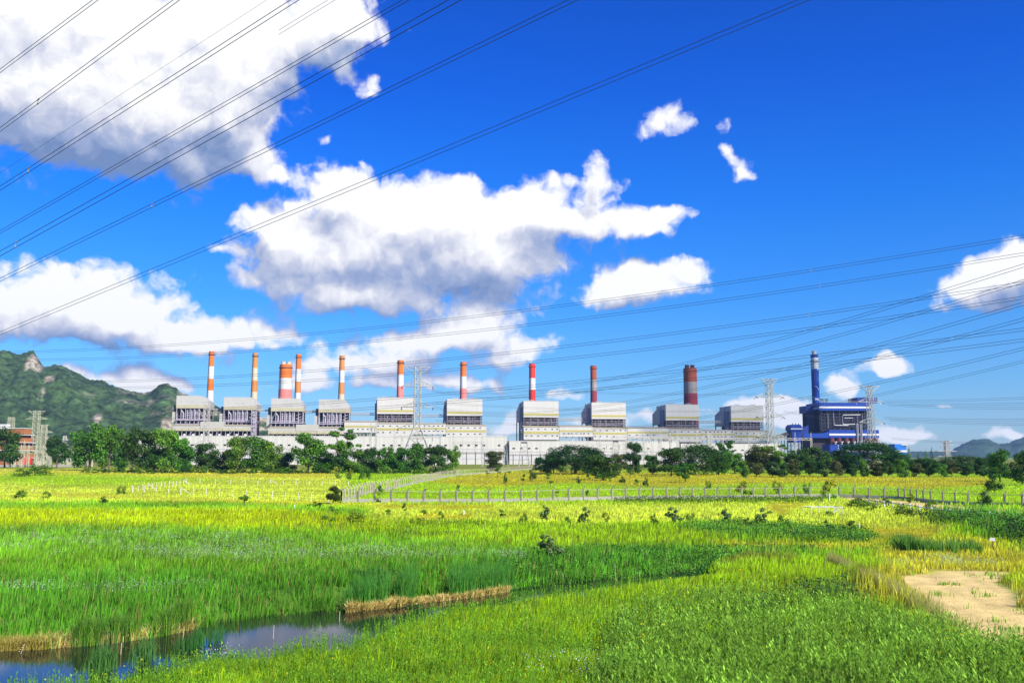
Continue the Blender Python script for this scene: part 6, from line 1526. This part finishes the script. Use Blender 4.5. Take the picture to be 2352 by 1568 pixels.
GR = [(.12, .30, .03), (.20, .36, .03), (.08, .22, .03)]; DRY = [(.92, .74, .28), (.80, .62, .20), (.66, .58, .12), (.55, .40, .13)]
reeds('green_reeds', [(95,1491),(200,1483),(288,1473),(350,1464),(430,1447)], 2600, .9, 1.7, .026, GR, 51)
reeds('dry_reeds', [(0,1493),(115,1490),(230,1480),(330,1467),(440,1446)], 1600, .3, .8, .022, DRY, 52, lean=1.3, clump=False)
reeds('green_reeds', [(790,1404),(890,1394),(982,1382),(1090,1369),(1170,1356)], 5200, .9, 1.9, .026, [(.05, .24, .03), (.08, .30, .04), (.14, .34, .03)], 53, spread=1.8)
reeds('dry_reeds', [(796,1406),(890,1396),(982,1383)], 3200, .25, .75, .032, DRY, 54, lean=1.9, spread=.6, clump=False)
reeds('dry_reeds', [(1000,1381),(1090,1371),(1165,1358)], 2600, .22, .6, .03, DRY, 55, lean=1.9, spread=.5, clump=False)
reeds('dry_reeds', [(-60,1498),(100,1491)], 1200, .4, .8, .022, [(.40, .38, .05), (.5, .4, .1)], 56, lean=1.0, clump=False)
reeds('green_reeds', [(410,1500),(470,1478),(530,1462)], 260, .6, 1.3, .018, [(.06, .22, .04)], 57, side=-1, clump=True)
reeds('green_reeds', [(200,1545),(300,1525),(360,1512)], 420, .7, 1.4, .02, [(.10, .26, .05)], 58, side=-1)
reeds('green_reeds', [(2090,1270),(2170,1274),(2260,1272)], 1500, .8, 1.7, .035, [(.16, .34, .04), (.08, .22, .03)], 59, z=0, spread=2.0)
reeds('tall_grass', [(1900,1290),(1990,1340),(2080,1400),(2140,1440)], 5000, .5, 1.1, .022, [(.38, .38, .09), (.30, .34, .06), (.45, .40, .14)], 60, z=0, spread=2.2, side=-1, clump=False)

# pebbles on the bare sand
def pebbles():
    rng = np.random.default_rng(5); poly = np.array(SANDP, float); pts = rng.uniform(poly.min(0), poly.max(0), (2600, 2)); pts = pts[sdist(pts[:, 0], pts[:, 1], poly) < -2]
    g = np.array([G(x, y)[:2] for x, y in pts]); n = len(g); r = rng.uniform(.012, .05, n)*(rng.random(n)**.5); z = hgt(g[:, 0], g[:, 1])
    o6 = np.array([(1,0,0),(0,1,0),(-1,0,0),(0,-1,0),(0,0,.7),(0,0,-.7)]); V = (np.stack([g[:, 0], g[:, 1], z], 1)[:, None]+o6[None]*r[:, None, None]*rng.uniform(.6, 1.3, (n, 6, 1))).reshape(-1, 3)
    T = np.array([(0,1,4),(1,2,4),(2,3,4),(3,0,4),(1,0,5),(2,1,5),(3,2,5),(0,3,5)]); F_ = (np.arange(n)[:, None, None]*6+T[None]).reshape(-1, 3)
    np_mesh('pebbles', V, F_, np.repeat(np.array([.34, .26, .15])*rng.uniform(.5, 1.4, (n, 1)), 8, 0), [GRASS], kind='stuff')
pebbles()
